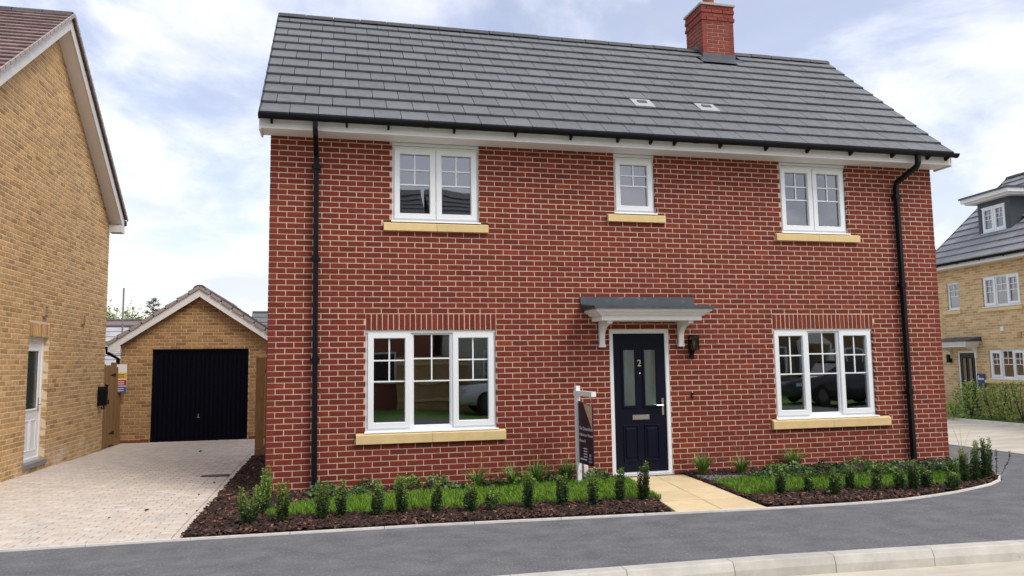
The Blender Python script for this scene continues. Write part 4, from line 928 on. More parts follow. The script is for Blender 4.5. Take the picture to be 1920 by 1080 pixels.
q = MB(); q.add([(1.3, .12, 5.255), (2.8, .12, 5.255), (2.8, .46, 5.57), (1.3, .46, 5.57)], [(0, 1, 2, 3)]); q.obj('flashing', mat('pale_lead', (.34, .35, .36), rough=.5), dm, RF)
window(rh, RF @ T(0, .44, 0), 1.56, 2.49, 5.66, 6.44, [1, 1])
bl = thing('blue_sign', 'blue plot sign with white print beside the far front door', 'sign', RF @ T(1.66, -.03, 1.0)); Bm = WM[bl.name]
q = MB(); q.box(-.15, .15, -.012, 0, 0, .42); q.obj('sign_board', mat('royal_blue', (.012, .04, .22), rough=.4), bl, Bm)
q = MB(); q.box(-.12, .03, -.016, -.0122, .235, .285); q.box(.05, .12, -.016, -.0122, .235, .285); q.obj('print_line', mat('white_sign', (.78, .77, .74)), bl, Bm)
q = MB(); q.prism([(-.12, .32), (-.06, .32), (-.09, .37)], -.016, -.0122); q.box(-.12, -.05, -.016, -.0122, .30, .312); q.obj('emblem', mat('white_sign', (.78, .77, .74)), bl, Bm)
q = MB(); q.box(-.13, .13, -.014, -.0122, .015, .025); q.obj('print_line', mat('white_sign', (.78, .77, .74)), bl, Bm)
q = MB(); q.box(-.02, .02, 0.0, .028, -.3, .40); q.obj('post', UPVC, bl, Bm)
b_r = sheet('side_bed', [(17.62, -6), (19.85, -6), (19.85, 12), (17.55, 12)], -.12, SOIL, .2)
sheet('side_lawn', [(17.95, -6), (19.2, -6), (19.2, 10), (17.95, 10)], -.108, mat('verge_grass', (.075, .15, .022), (.055, .12, .016), rough=.8, scale=5))
run_pieces('side_edging', 'edging_stone', [(17.6, -2), (17.55, 11)], [(-.05, -.2), (-.05, -.06), (.05, -.06), (.05, -.2)], .915, EDGM)

# a gable seen just past the red house's corner, and houses and trees beyond the garage
def small_house(name, label, Mx, L, D, h, rise, wm, rm, barge=True, rows=0, cover=.36):
    th_ = thing(name, label, 'house', Mx)
    q = MB(); q.box(0, L, 0, D, -.5, h); q.prism([(0, h), (D, h), (D/2, h+rise)], .0, L, 'x'); q.obj('wall', wm, th_, Mx)
    q = MB(); o_ = .3; k = rise/(D/2); q.prism([(-o_, h-o_*k+.03), (D/2, h+rise+.03), (D+o_, h-o_*k+.03), (D+o_, h-o_*k+.12), (D/2, h+rise+.13), (-o_, h-o_*k+.12)], -.12, L+.12, 'x'); r_ = q.obj('roof', rm, th_, Mx)
    if rows:
        s2 = math.hypot(D/2+o_, (D/2+o_)*k)
        tile_roof(r_, Mx @ slope_frame((-.12, -o_-.02, h-o_*k+.10), (1, 0, 0), (0, 1, k)), L+.24, rows, s2/rows, cover, rm, 120)
    ridge_run(r_, Mx @ Vector((-.12, D/2, h+rise+.12)), Mx @ Vector((L+.12, D/2, h+rise+.12)), RIDGE)
    if barge:
        for x_ in (-.15, L+.125):
            q = MB(); q.prism([(-o_, h-o_*k-.10), (D/2, h+rise-.10), (D+o_, h-o_*k-.10), (D+o_, h-o_*k+.09), (D/2, h+rise+.09), (-o_, h-o_*k+.09)], x_, x_+.025, 'x'); q.obj('barge_board', WPAINT, th_, Mx)
    return th_
small_house('distant_house', 'far buff house whose white gable verge shows past the red house corner', T(31.2, 22, -.3) @ RZ(R(90)), 10, 6.2, 6.9, 2.6, BUFF, TILE)
small_house('distant_house', 'far house with pale grey tiled roof between the buff house and garage', T(-9.5, 21.0, -.4), 7.5, 7, 1.9, 1.75, mat('red_brown_wall', (.20, .08, .05)), PALET, barge=False, rows=8, cover=.5)
small_house('distant_house', 'far house with brown roof behind the left garage verge', T(-12, 31.0, -.4), 9, 8, 2.5, 2.0, mat('red_brown_wall', (.20, .08, .05)), BTILE, barge=False, rows=0)
small_house('distant_house', 'far house with grey roof just visible between garage and red house', T(-3.4, 30, -.4), 8, 7, 2.6, 2.25, BUFF, TILE, barge=False, rows=8, cover=.5)
sc = thing('scaffold', 'metal scaffold frame on the far house left of the garage', 'scaffold', T(-9, 20.4, 0))
for k, x_ in enumerate((-8.4, -7.6, -6.8, -6.0)):
    q = MB(); q.tube([(x_, 20.4, -.4), (x_, 20.4, 4.6 if k in (1, 2) else 3.1)], .03, 6); q.obj('upright', mat('scaffold_tube', (.20, .19, .18), rough=.5), sc)
for z_ in (1.6, 2.1, 2.6): q = MB(); q.tube([(-8.6, 20.4, z_), (-5.8, 20.4, z_)], .026, 6); q.obj('ledger', mat('scaffold_tube', (.20, .19, .18)), sc)

# ================================================================== foliage helpers
def leaves(name, P, D, size, m, parent=None, aspect=.45, fold=.25, droop=0., Mx=None, kind=None, rnd=None):
    """one mesh of folded two-face leaves: P points (n,3), D direction of each leaf (n,3), size (n,)"""
    n = len(P); D = D/np.maximum(np.linalg.norm(D, axis=1, keepdims=True), 1e-6)
    a = NR.normal(size=(n, 3)); s = np.cross(D, a); s /= np.maximum(np.linalg.norm(s, axis=1, keepdims=True), 1e-6); nn = np.cross(s, D)
    L = size[:, None]; w = L*aspect*.5
    v0 = P; v1 = P+D*L*.5+s*w+nn*L*fold*.3; v2 = P+D*L-nn*L*droop; v3 = P+D*L*.5-s*w+nn*L*fold*.3
    V = np.stack([v0, v1, v2, v3], 1).reshape(-1, 3); k = np.arange(n)*4
    F = np.concatenate([np.stack([k, k+1, k+2], 1), np.stack([k, k+2, k+3], 1)])
    r = NR.random(n) if rnd is None else rnd
    o = mkobj(name, np_mesh(name, V, F, m, np.concatenate([r, r])*.998+.001), parent, Mx)
    if kind: o['kind'] = kind
    return o
def inside(poly, X, Y):
    c = np.zeros(len(X), bool); n = len(poly)
    for i in range(n):
        x1, y1 = poly[i]; x2, y2 = poly[(i+1) % n]
        k = ((y1 > Y) != (y2 > Y)) & (X < (x2-x1)*(Y-y1)/((y2-y1) if y2 != y1 else 1e-9)+x1); c ^= k
    return c
def scatter(poly, dens):
    xs_ = [p[0] for p in poly]; ys_ = [p[1] for p in poly]; n = int((max(xs_)-min(xs_))*(max(ys_)-min(ys_))*dens)
    X = NR.uniform(min(xs_), max(xs_), n); Y = NR.uniform(min(ys_), max(ys_), n); k = inside(poly, X, Y); return X[k], Y[k]

# beds, lawns, bark
BEDL = [(-.57, -2.27), (1.77, -2.33), (4.40, -2.50), (4.80, -.02), (4.69, .0), (0, 0), (0, 4.3), (-.56, 4.3)]
BEDR = [(5.55, -2.57), (6.6, -2.61), (7.4, -2.55), (8.3, -2.31), (9.05, -2.0), (9.52, -1.70), (9.73, -1.42), (9.81, -1.08), (9.9, -.58), (10.15, .15), (10.7, 1.25), (10.7, 2.5), (10.34, 2.5), (10.34, 0), (5.72, 0), (5.74, -.2)]
def bedz(x, y): return .02
sheet('flower_bed', BEDL, .016, SOIL); sheet('flower_bed', BEDR, .016, SOIL)
LAWL = [(.10, -1.50), (1.0, -1.60), (1.86, -1.63), (3.1, -1.64), (4.0, -1.74), (4.60, -1.84), (4.66, -1.2), (4.78, -.32), (4.0, -.36), (3.3, -.42), (2.0, -.52), (1.2, -.62), (.5, -.85), (.2, -1.1)]
LAWR = [(5.64, -1.92), (6.4, -1.88), (7.15, -1.90), (8.2, -2.0), (8.8, -1.85), (9.15, -1.55), (9.1, -1.25), (8.4, -1.12), (7.5, -1.02), (6.6, -.86), (6.25, -.78), (5.76, -.86)]
sheet('lawn', LAWL, .030, TURF); sheet('lawn', LAWR, .030, TURF)
def chips(name, label, poly, avoid, dens, m, smin, smax, z):
    X, Y = scatter(poly, dens)
    for av in avoid: k = ~inside(av, X, Y); X, Y = X[k], Y[k]
    n = len(X); L = NR.uniform(smin, smax, n); w = L*NR.uniform(.25, .6, n); t_ = NR.uniform(.004, .011, n)
    yaw = NR.uniform(0, 2*PI, n); pit = NR.normal(0, .35, n); rol = NR.normal(0, .35, n)
    loc_ = np.stack([np.stack([-L/2, -w/2*.6, 0*L], 1), np.stack([L/2, -w/2, 0*L], 1), np.stack([L/2*.8, w/2, 0*L], 1), np.stack([-L/2*.9, w/2*.8, 0*L], 1),
                     np.stack([-L/2*.9, -w/2*.5, t_], 1), np.stack([L/2*.85, -w/2*.8, t_], 1), np.stack([L/2*.7, w/2*.8, t_], 1), np.stack([-L/2*.8, w/2*.6, t_], 1)], 1)
    cy_, sy_, cp_, sp2, cr_, sr_ = np.cos(yaw), np.sin(yaw), np.cos(pit), np.sin(pit), np.cos(rol), np.sin(rol)
    x, y_, z_ = loc_[..., 0], loc_[..., 1], loc_[..., 2]
    y2 = y_*cr_[:, None]-z_*sr_[:, None]; z2 = y_*sr_[:, None]+z_*cr_[:, None]
    x3 = x*cp_[:, None]+z2*sp2[:, None]; z3 = -x*sp2[:, None]+z2*cp_[:, None]
    x4 = x3*cy_[:, None]-y2*sy_[:, None]; y4 = x3*sy_[:, None]+y2*cy_[:, None]
    V = np.stack([x4+X[:, None], y4+Y[:, None], z3+z+NR.uniform(0, .022, n)[:, None]], 2).reshape(-1, 3)
    k = (np.arange(n)*8)[:, None]
    F = np.concatenate([k+np.array(f) for f in [(4, 5, 6, 7), (0, 1, 5, 4), (1, 2, 6, 5), (2, 3, 7, 6), (3, 0, 4, 7)]])
    r = NR.random(n); o = mkobj(name, np_mesh(name, V, F, m, np.tile(r, 5)*.998+.001)); return tag(o, label, 'mulch', kind='stuff')
chips('bark_mulch', 'dark bark chips covering the bed left of the path', BEDL, [LAWL], 1500, BARK, .025, .085, .022)
chips('bark_mulch', 'dark bark chips covering the bed right of the path', BEDR, [LAWR], 1500, BARK, .025, .085, .022)
sh = chips('grey_shingle', 'patch of fine grey shingle beside the path by the door', [(5.74, -.42), (6.35, -.62), (6.2, -.80), (5.76, -.88)], [], 9000, SHING, .012, .028, .026); sh['category'] = 'gravel'
def lawn(label, poly, dens, hm):
    X, Y = scatter(poly, dens); n = len(X); h = NR.uniform(.55, 1.15, n)*hm; az_ = NR.uniform(0, 2*PI, n); ln_ = NR.uniform(.1, .6, n)
    w = NR.uniform(.0022, .0042, n); dx, dy = np.cos(az_), np.sin(az_); z0_ = np.full(n, .028)
    b0 = np.stack([X-dy*w, Y+dx*w, z0_], 1); b1 = np.stack([X+dy*w, Y-dx*w, z0_], 1)
    m0 = np.stack([X+dx*h*ln_*.35-dy*w*.8, Y+dy*h*ln_*.35+dx*w*.8, z0_+h*.6], 1); m1 = np.stack([X+dx*h*ln_*.35+dy*w*.8, Y+dy*h*ln_*.35-dx*w*.8, z0_+h*.6], 1)
    tp = np.stack([X+dx*h*ln_, Y+dy*h*ln_, z0_+h], 1)
    V = np.stack([b0, b1, m1, m0, tp], 1).reshape(-1, 3); k = np.arange(n)*5
    F = np.concatenate([np.stack([k, k+1, k+2], 1), np.stack([k, k+2, k+3], 1), np.stack([k+3, k+2, k+4], 1)]); r = NR.random(n)
    tag(mkobj('grass', np_mesh('grass', V, F, GRASS, np.tile(r, 3)*.998+.001)), label, 'grass', kind='stuff')
lawn('mown green grass strip left of the path', LAWL, 6500, .062)
lawn('mown green grass strip right of the path', LAWR, 6500, .062)

def gp(u, v, z=0.):
    d = fw + rt2*((u-960)/FPX) + up2*((540-v)/FPX); t_ = (z-CAMP.z)/d.z; p = CAMP+d*t_; return p.x, p.y
def upright_shrub(x, y, h, w, label, group, dense=1., fresh=.3, stems=None, name='upright_shrub', base=.02):
    """small evergreen hedging plant: several erect stems clothed in short leaves, fresher at the tips"""
    th_ = thing(name, label, 'shrub', T(x, y, base), group); Mx = WM[th_.name]
    w *= .82; h *= 1.1; ns = stems or random.randint(7, 11); st = MB(); P, Dv, Sz = [], [], []; P2, D2, S2 = [], [], []
    for i in range(ns):
        a = random.uniform(0, 2*PI); r = w*.5*math.sqrt(random.random()); hh = h*random.uniform(.55, 1.0) if i else h
        p0 = Vector((math.cos(a)*r*.5, math.sin(a)*r*.5, 0)); p1 = Vector((math.cos(a)*r*1.1, math.sin(a)*r*1.1, hh)); mid = p0.lerp(p1, .5)+Vector((math.cos(a), math.sin(a), 0))*r*.35
        pts = [p0, p0.lerp(mid, .6)+(mid-p0)*.02, mid, mid.lerp(p1, .6), p1]; st.tube(pts, [.004, .0036, .003, .0025, .0015], 5)
        n = int(150*dense*hh/.35)
        for k in range(n):
            t_ = .06+.94*(k+random.random())/n; q_ = pts[0].lerp(pts[2], t_*2) if t_ < .5 else pts[2].lerp(pts[4], t_*2-1)
            b2 = random.uniform(0, 2*PI); off = Vector((math.cos(b2), math.sin(b2), random.uniform(-.1, .9)))
            pp = q_+off*random.uniform(.0, .012+w*.10*(1-t_)); s_ = random.uniform(.022, .036)*(1.15-.4*t_)
            if t_ > 1-fresh*random.uniform(.6, 1.4): P2.append(pp); D2.append(off); S2.append(s_)
            else: P.append(pp); Dv.append(off); Sz.append(s_)
    st.obj('stem', TWIG, th_, Mx)['kind'] = 'stuff'
    if P: leaves('foliage', np.array(P), np.array(Dv), np.array(Sz), LDARK, th_, .55, .3, 0, Mx, 'stuff')
    if P2: leaves('fresh_foliage', np.array(P2), np.array(D2), np.array(S2), LNEW, th_, .55, .3, 0, Mx, 'stuff')
    return th_
rowL = [(467, 984, .36, .20, .5), (490, 962, .40, .19, .6), (500, 940, .38, .17, .55), (528, 983, .39, .12, .35), (603, 977, .37, .16, .3), (642, 970, .36, .13, .28), (708, 970, .36, .12, .25), (755, 964, .38, .14, .28), (816, 963, .33, .11, .25),
        (881, 962, .30, .13, .2), (922, 961, .26, .14, .2), (990, 956, .37, .13, .18), (1055, 950, .32, .12, .15), (1112, 950, .32, .10, .15), (1164, 942, .36, .12, .18), (1206, 940, .41, .12, .12)]
for i, (u, v, h, w, f) in enumerate(rowL):
    x, y = gp(u, v, .02)
    upright_shrub(x, y, h, w, f'{ORD[i]} small upright shrub from the driveway along the left lawn', 'small shrubs edging the left lawn', 1.0, f)
rowR = [(1466, 928, .30, .11, .15), (1515, 926, .24, .12, .15), (1566, 931, .30, .14, .2), (1595, 919, .26, .12, .15), (1642, 923, .33, .13, .2), (1690, 921, .24, .14, .15), (1713, 920, .34, .13, .2), (1738, 917, .25, .13, .15), (1784, 919, .24, .17, .15)]
for i, (u, v, h, w, f) in enumerate(rowR):
    x, y = gp(u, v, .02)
    upright_shrub(x, y, h, w, f'{ORD[i]} small upright shrub from the path along the right lawn', 'small shrubs edging the right lawn', 1.0, f)
for i, (u, v, h) in enumerate([(1812, 906, .40), (1828, 904, .46), (1842, 900, .50), (1854, 897, .48)]):
    x, y = gp(u, v, .02)
    upright_shrub(x, y, h, .13, f'{ORD[i]} from left of the four tall spiky shrubs at the bed tip', 'tall spiky shrubs at the tip of the right bed', 1.1, .2, stems=6)
for i, (u, v, h, lx_, lab) in enumerate([(1868, 893, .36, .03, 'thin lone shrub stem at the curved tip of the right bed'), (1878, 889, .30, .16, 'thin shrub stem leaning over the tarmac at the bed tip')]):
    x, y = gp(u, v, .02); th_ = thing('upright_shrub', lab, 'shrub', T(x, y, .02)); Mx = WM[th_.name]
    st = MB(); pts = [Vector((0, 0, 0)), Vector((lx_*.5, 0, h*.35)), Vector((lx_*.95, 0, h*.7)), Vector((lx_, 0, h))]; st.tube(pts, [.004, .003, .0025, .0015], 5); st.obj('stem', TWIG, th_, Mx)
    t_ = NR.uniform(.15, 1, 90); Pp = np.array([tuple(pts[0].lerp(pts[1], a*3) if a < .333 else pts[1].lerp(pts[2], a*3-1) if a < .667 else pts[2].lerp(pts[3], min(a*3-2, 1))) for a in t_]); Dd = NR.normal(size=(90, 3)); Dd[:, 2] = np.abs(Dd[:, 2])*.6
    leaves('foliage', Pp, Dd, NR.uniform(.014, .026, 90), LDARK, th_, .5, .3, 0, Mx, 'stuff')
def strap_clump(u, v, h, n, label, m=LLIR, w=.007, spread=.5, name='grass_clump', group='strap-leaved clumps along the house wall', flower=0):
    x, y = gp(u, v, .02); th_ = thing(name, label, 'plant', T(x, y, .02), group); Mx = WM[th_.name]; V, F, Rr = [], [], []
    for i in range(n):
        a = random.uniform(0, 2*PI); l = h*random.uniform(.6, 1.1); sprd = spread*random.uniform(.15, 1); r0 = random.uniform(0, .035); k = len(V); ww = w*random.uniform(.6, 1.1); rr = random.random()
        for j, t_ in enumerate((0, .35, .7, 1)):
            r = r0+l*sprd*t_**1.6; z_ = l*(t_-.38*sprd*t_**2.4); q_ = ww*(1, 1, .7, .08)[j]
            V += [(math.cos(a)*r-math.sin(a)*q_, math.sin(a)*r+math.cos(a)*q_, z_), (math.cos(a)*r+math.sin(a)*q_, math.sin(a)*r-math.cos(a)*q_, z_)]
        for j in range(3): F.append((k+2*j, k+2*j+1, k+2*j+3, k+2*j+2)); Rr.append(rr)
    o = mkobj('strap_leaves', np_mesh('strap_leaves', np.array(V), np.array(F), m, np.array(Rr)*.998+.001), th_, Mx); o['kind'] = 'stuff'
    if flower:
        st = MB()
        for i in range(flower):
            a = random.uniform(0, 2*PI); st.tube([(0, 0, 0), (math.cos(a)*.06, math.sin(a)*.06, h*1.1), (math.cos(a)*.16, math.sin(a)*.16, h*1.75)], [.0022, .0016, .001], 4)
        st.obj('flower_stalks', LSTRAW, th_, Mx)['kind'] = 'stuff'
def mound(u, v, r, h, n, label, m=LGER, group='low leafy perennials along the house wall', lf=(.03, .055), white=0):
    x, y = gp(u, v, .02); th_ = thing('leafy_perennial', label, 'plant', T(x, y, .02), group); Mx = WM[th_.name]
    n = int(n*1.5); r *= 1.2; h *= 1.2; a = NR.uniform(0, 2*PI, n); rr = np.sqrt(NR.random(n)); zz_ = np.sqrt(np.maximum(1-rr**2*.85, .05))*NR.uniform(.45, 1.05, n)
    P = np.stack([np.cos(a)*rr*r, np.sin(a)*rr*r, zz_*h], 1); D_ = np.stack([np.cos(a)*(rr+.3), np.sin(a)*(rr+.3), NR.uniform(-.1, .5, n)], 1)+NR.normal(0, .35, (n, 3))
    leaves('foliage', P, D_, NR.uniform(*lf, n), m, th_, .95, .15, .1, Mx, 'stuff')
    st = MB()
    for i in range(0, n, max(1, n//26)): st.tube([(0, 0, 0), tuple(P[i]*np.array([.6, .6, .7])), tuple(P[i])], [.0025, .002, .0015], 4)
    st.obj('stem', LGER, th_, Mx)['kind'] = 'stuff'
    if white:
        k = NR.choice(n, white); leaves('blossom', P[k]+np.array([0, 0, .02]), NR.normal(size=(white, 3)), np.full(white, .016), mat('white_petal', (.75, .74, .70), rough=.6), th_, .9, .1, 0, Mx, 'stuff')
for i, (u, v, h, n, m_, fl) in enumerate([(895, 918, .34, 90, LLIR, 2), (962, 914, .36, 60, LLIR, 1), (1006, 910, .36, 110, LLIR, 2), (1064, 906, .35, 100, LLIR, 1), (1317, 892, .35, 120, LLIR, 2), (1390, 890, .31, 80, LLIR, 3), (1486, 880, .36, 220, LNEW, 0)]):
    strap_clump(u, v, h, n, f'{ORD[i]} strap-leaved clump from the left along the house wall', m_, flower=fl, spread=.95 if i < 6 else 1.0, w=.0085 if i < 6 else .0045)
strap_clump(1806, 878, .34, 130, 'pale straw-coloured ornamental grass at the right corner of the house', LSTRAW, w=.003, spread=.55, group=None, flower=6)
ml = [(606, 934, .13, .16, 120), (672, 930, .12, .09, 60), (688, 922, .11, .13, 70), (765, 920, .14, .16, 110), (820, 917, .12, .15, 80), (858, 922, .12, .08, 50), (930, 917, .12, .12, 70), (985, 915, .12, .14, 80), (1044, 906, .14, .14, 90), (1120, 902, .15, .13, 90)]
for i, (u, v, r, h, n) in enumerate(ml): mound(u, v, r, h, n, f'{ORD[i]} low leafy perennial from the drive in the left wall bed', [LGER, LGER, LDARK, LLIR][i % 4], white=14 if i == 2 else 0)
mr_ = [(1432, 900, .13, .12, 70), (1455, 893, .13, .16, 80), (1497, 898, .17, .19, 140), (1555, 897, .20, .18, 140), (1605, 892, .18, .2, 120), (1650, 894, .16, .16, 90), (1690, 892, .17, .17, 110), (1745, 890, .18, .15, 100), (1780, 886, .18, .17, 110), (1800, 890, .14, .14, 80)]
for i, (u, v, r, h, n) in enumerate(mr_): mound(u, v, r, h, n, f'{ORD[i]} low leafy perennial from the path in the right wall bed', [LGER, LLIR, LGER, LDARK][i % 4], white=10 if i in (7, 8) else 0)
# shrubs in the bed across the side road
hs_ = [(1792, 786, .45, .55), (1806, 775, .75, .75), (1822, 784, 1.0, .7), (1840, 778, .95, .8), (1860, 786, .8, .7), (1878, 784, .95, .75), (1900, 786, .85, .8), (1918, 790, 1.0, .8)]
for i, (u, v, h, w) in enumerate(hs_):
    x, y = gp(u, v, -.1); th_ = thing('hedge_shrub', f'{ORD[i]} olive green shrub from the left in the bed across the side road', 'shrub', T(x, y, -.1), 'shrubs across the side road'); Mx = WM[th_.name]
    n = 420; a = NR.uniform(0, 2*PI, n); t_ = NR.random(n); rr = np.sqrt(NR.random(n))*w*.5*(1.0-.45*t_); P = np.stack([np.cos(a)*rr, np.sin(a)*rr, t_*h], 1); P += NR.normal(0, .03, P.shape); P[:, 2] = np.maximum(P[:, 2], .02)
    D_ = np.stack([np.cos(a), np.sin(a), np.full(n, .8)], 1)+NR.normal(0, .5, (n, 3)); leaves('foliage', P, D_, NR.uniform(.05, .10, n), LHEDGE, th_, .5, .25, 0, Mx, 'stuff')
    st = MB()
    for k in range(6): b2 = random.uniform(0, 2*PI); st.tube([(0, 0, 0), (math.cos(b2)*w*.2, math.sin(b2)*w*.2, h*.6), (math.cos(b2)*w*.28, math.sin(b2)*w*.28, h*1.02)], [.012, .008, .003], 5)
    st.obj('stem', TWIG, th_, Mx)['kind'] = 'stuff'

# trees beyond the garage
def tree(x, y, h, w, label, kind):
    th_ = thing('conifer_tree' if kind == 'con' else 'spring_tree', label, 'tree', T(x, y, -.4)); Mx = WM[th_.name]
    st = MB(); st.tube([(0, 0, 0), (.05, 0, h*.5), (0, 0, h)], [h*.025, h*.015, .01], 7); P, D_ = [], []
    if kind == 'con':
        for k in range(46):
            t_ = .15+.85*k/46; a = k*2.4; l = w*.5*(1-t_)**.75*random.uniform(.7, 1.15)+.12; e_ = Vector((math.cos(a)*l, math.sin(a)*l, h*t_+l*.12)); st.tube([(0, 0, h*t_), tuple(e_)], [.02, .006], 4)
            for j in range(70):
                s_ = random.random()**.7; P.append(Vector((0, 0, h*t_)).lerp(e_, s_)+Vector((random.gauss(0, .07), random.gauss(0, .07), random.gauss(0, .05)))); D_.append((math.cos(a)+random.gauss(0, .6), math.sin(a)+random.gauss(0, .6), random.gauss(-.1, .3)))
        sz = NR.uniform(.10, .2, len(P)); m_ = LCON; asp = .22
    else:
        for k in range(34):
            a = random.uniform(0, 2*PI); z_ = random.uniform(.35, .75)*h; e_ = Vector((math.cos(a)*w*.5*random.uniform(.4, 1), math.sin(a)*w*.5*random.uniform(.4, 1), z_+random.uniform(.15, .35)*h)); st.tube([(0, 0, z_*.8), tuple(e_*.6+Vector((0, 0, z_*.36))), tuple(e_)], [.05, .03, .008], 5)
            for j in range(90): P.append(Vector((0, 0, z_)).lerp(e_, random.uniform(.35, 1.05))+Vector((random.gauss(0, .3), random.gauss(0, .3), random.gauss(0, .3)))); D_.append((random.gauss(0, 1), random.gauss(0, 1), random.gauss(0, 1)))
        sz = NR.uniform(.16, .32, len(P)); m_ = LSPR; asp = .6
    st.obj('trunk', TWIG, th_, Mx); leaves('crown', np.array([tuple(p) for p in P]), np.array(D_), sz, m_, th_, asp, .2, 0, Mx, 'stuff')
tree(-10.0, 40, 6.3, 2.6, 'dark spiky conifer rising behind the garage roof', 'con')
for i, (x, y, h, w) in enumerate([(-13.0, 42, 5.2, 4.4), (-11.0, 44, 5.2, 4.2), (-15.3, 43, 5.6, 4.6)]):
    tree(x, y, h, w, ['pale spring tree nearest the buff house corner', 'pale spring tree just left of the conifer', 'pale spring tree mostly hidden behind the buff house'][i], 'dec')

# ================================================================== for-sale board by the path
sb = thing('sale_board', 'white timber post with hanging dark purple house sale board by the door', 'sign', T(4.05, -.42, 0)); Sb = T(4.05, -.42, 0) @ RZ(R(-84)); WM[sb.name] = sb.matrix_world.copy() if False else WM[sb.name]
q = MB(); q.box(-.03, .03, -.03, .03, -.05, 1.32, Sb @ I4); q.obj('post', WPAINT, sb)
q = MB(); q.box(-.05, .52, -.033, .033, 1.19, 1.255, Sb); q.obj('arm', WPAINT, sb)
q = MB(); q.add([Sb @ Vector(p) for p in [(.04, -.008, .30), (.47, -.008, .30), (.47, -.008, 1.06), (.04, -.008, 1.12), (.04, .008, .30), (.47, .008, .30), (.47, .008, 1.06), (.04, .008, 1.12)]], [(0, 1, 2, 3), (7, 6, 5, 4), (0, 4, 5, 1), (1, 5, 6, 2), (2, 6, 7, 3), (3, 7, 4, 0)])
bd = q.obj('board', mat('dark_purple_print', (.018, .010, .030), (.014, .008, .024), rough=.35, scale=2), sb)
q = MB(); q.add([Sb @ Vector(p) for p in [(.20, -.0095, 1.095), (.47, -.0095, 1.058), (.47, -.0095, .76)]], [(0, 2, 1)]); q.obj('copper_corner', mat('tan_print', (.45, .27, .12), (.62, .50, .38), rough=.5, scale=26), bd)
WHT = mat('white_print', (.75, .74, .76), rough=.5)
for tx_, sz_, zz_ in (('The Queensham', .062, .745), ('4 Bedroom House', .055, .665), ('Home 8', .058, .585)):
    mkobj('lettering', text_mesh(tx_, sz_, WHT, .0006), bd, Sb @ T(.06, -.0095, zz_) @ TXT)
for k in range(4): q = MB(); q.box(.19, .30, -.0098, -.0085, .50-k*.035, .512-k*.035, Sb); q.obj('print_line', WHT, bd)
q = MB(); q.box(.08, .28, -.0098, -.0085, .355, .372, Sb); q.obj('print_line', WHT, bd)
q = MB(); q.box(.34, .44, -.0098, -.0085, .34, .36, Sb); q.box(.345, .435, -.0098, -.0085, .38, .40, Sb); q.box(.36, .42, -.0098, -.0085, .415, .45, Sb); q.obj('emblem', mat('lilac_print', (.35, .30, .50), rough=.5), bd)
for x_ in (.10, .43): q = MB(); q.tube([Sb @ Vector((x_, 0, 1.20)), Sb @ Vector((x_-.015, 0, 1.08))], .003, 5); q.tube([Sb @ Vector((x_, 0, 1.20)), Sb @ Vector((x_+.015, 0, 1.08))], .003, 5); q.obj('hanging_wire', CHROME, sb)
for z_ in (.10, .26): q = MB(); q.lathe([(.008, 0), (.008, .006)], 8, Sb @ T(.0, -.03, z_) @ Matrix.Rotation(R(90), 4, 'X')); q.obj('bolt', CHROME, sb)
q = MB(); q.box(4.225, 4.285, -.12, -.06, -.02, .30); st2 = thing('stake', 'short white timber stake behind the sale board', 'stake', T(4.25, -.09, 0)); q.obj('stake_post', WPAINT, st2); q = MB(); q.box(4.235, 4.30, -.13, -.12, .30, .50); q.obj('stake_plate', WPAINT, st2)

# stray stone and grit on the drive
for i, (u, v, r, lab) in enumerate([(275, 957, .022, 'brown pebble lying alone in the middle of the driveway'), (373, 927, .014, 'small dark bark scrap on the drive near the bed'), (350, 963, .012, 'tiny bark fleck low on the driveway'), (402, 905, .016, 'bark scrap on the drive below the drain cover'), (205, 971, .012, 'flat dark fleck on the front left of the drive'), (369, 957, .013, 'dark pebble beside the bark edge of the drive'), (376, 847, .03, 'dark leaf scrap on the drive before the garage')]):
    x, y = gp(u, v, .01); th_ = MB(); n = 6
    vs = [(math.cos(2*PI*k/n)*r*random.uniform(.8, 1.2), math.sin(2*PI*k/n)*r*random.uniform(.6, 1), z_) for z_ in (0, .6*r) for k in range(n)] + [(0, 0, r*random.uniform(.8, 1.0))]
    th_.add(vs, [(k, (k+1) % n, n+(k+1) % n, n+k) for k in range(n)]+[(n+k, n+(k+1) % n, 2*n) for k in range(n)])
    tag(th_.obj('pebble' if i in (0, 5) else 'bark_scrap', mat('brown_stone', (.11, .08, .06), (.06, .04, .03), rough=.9, scale=60), None, T(x, y, gz(x, y)+.004)), lab, 'stone' if i in (0, 5) else 'debris')

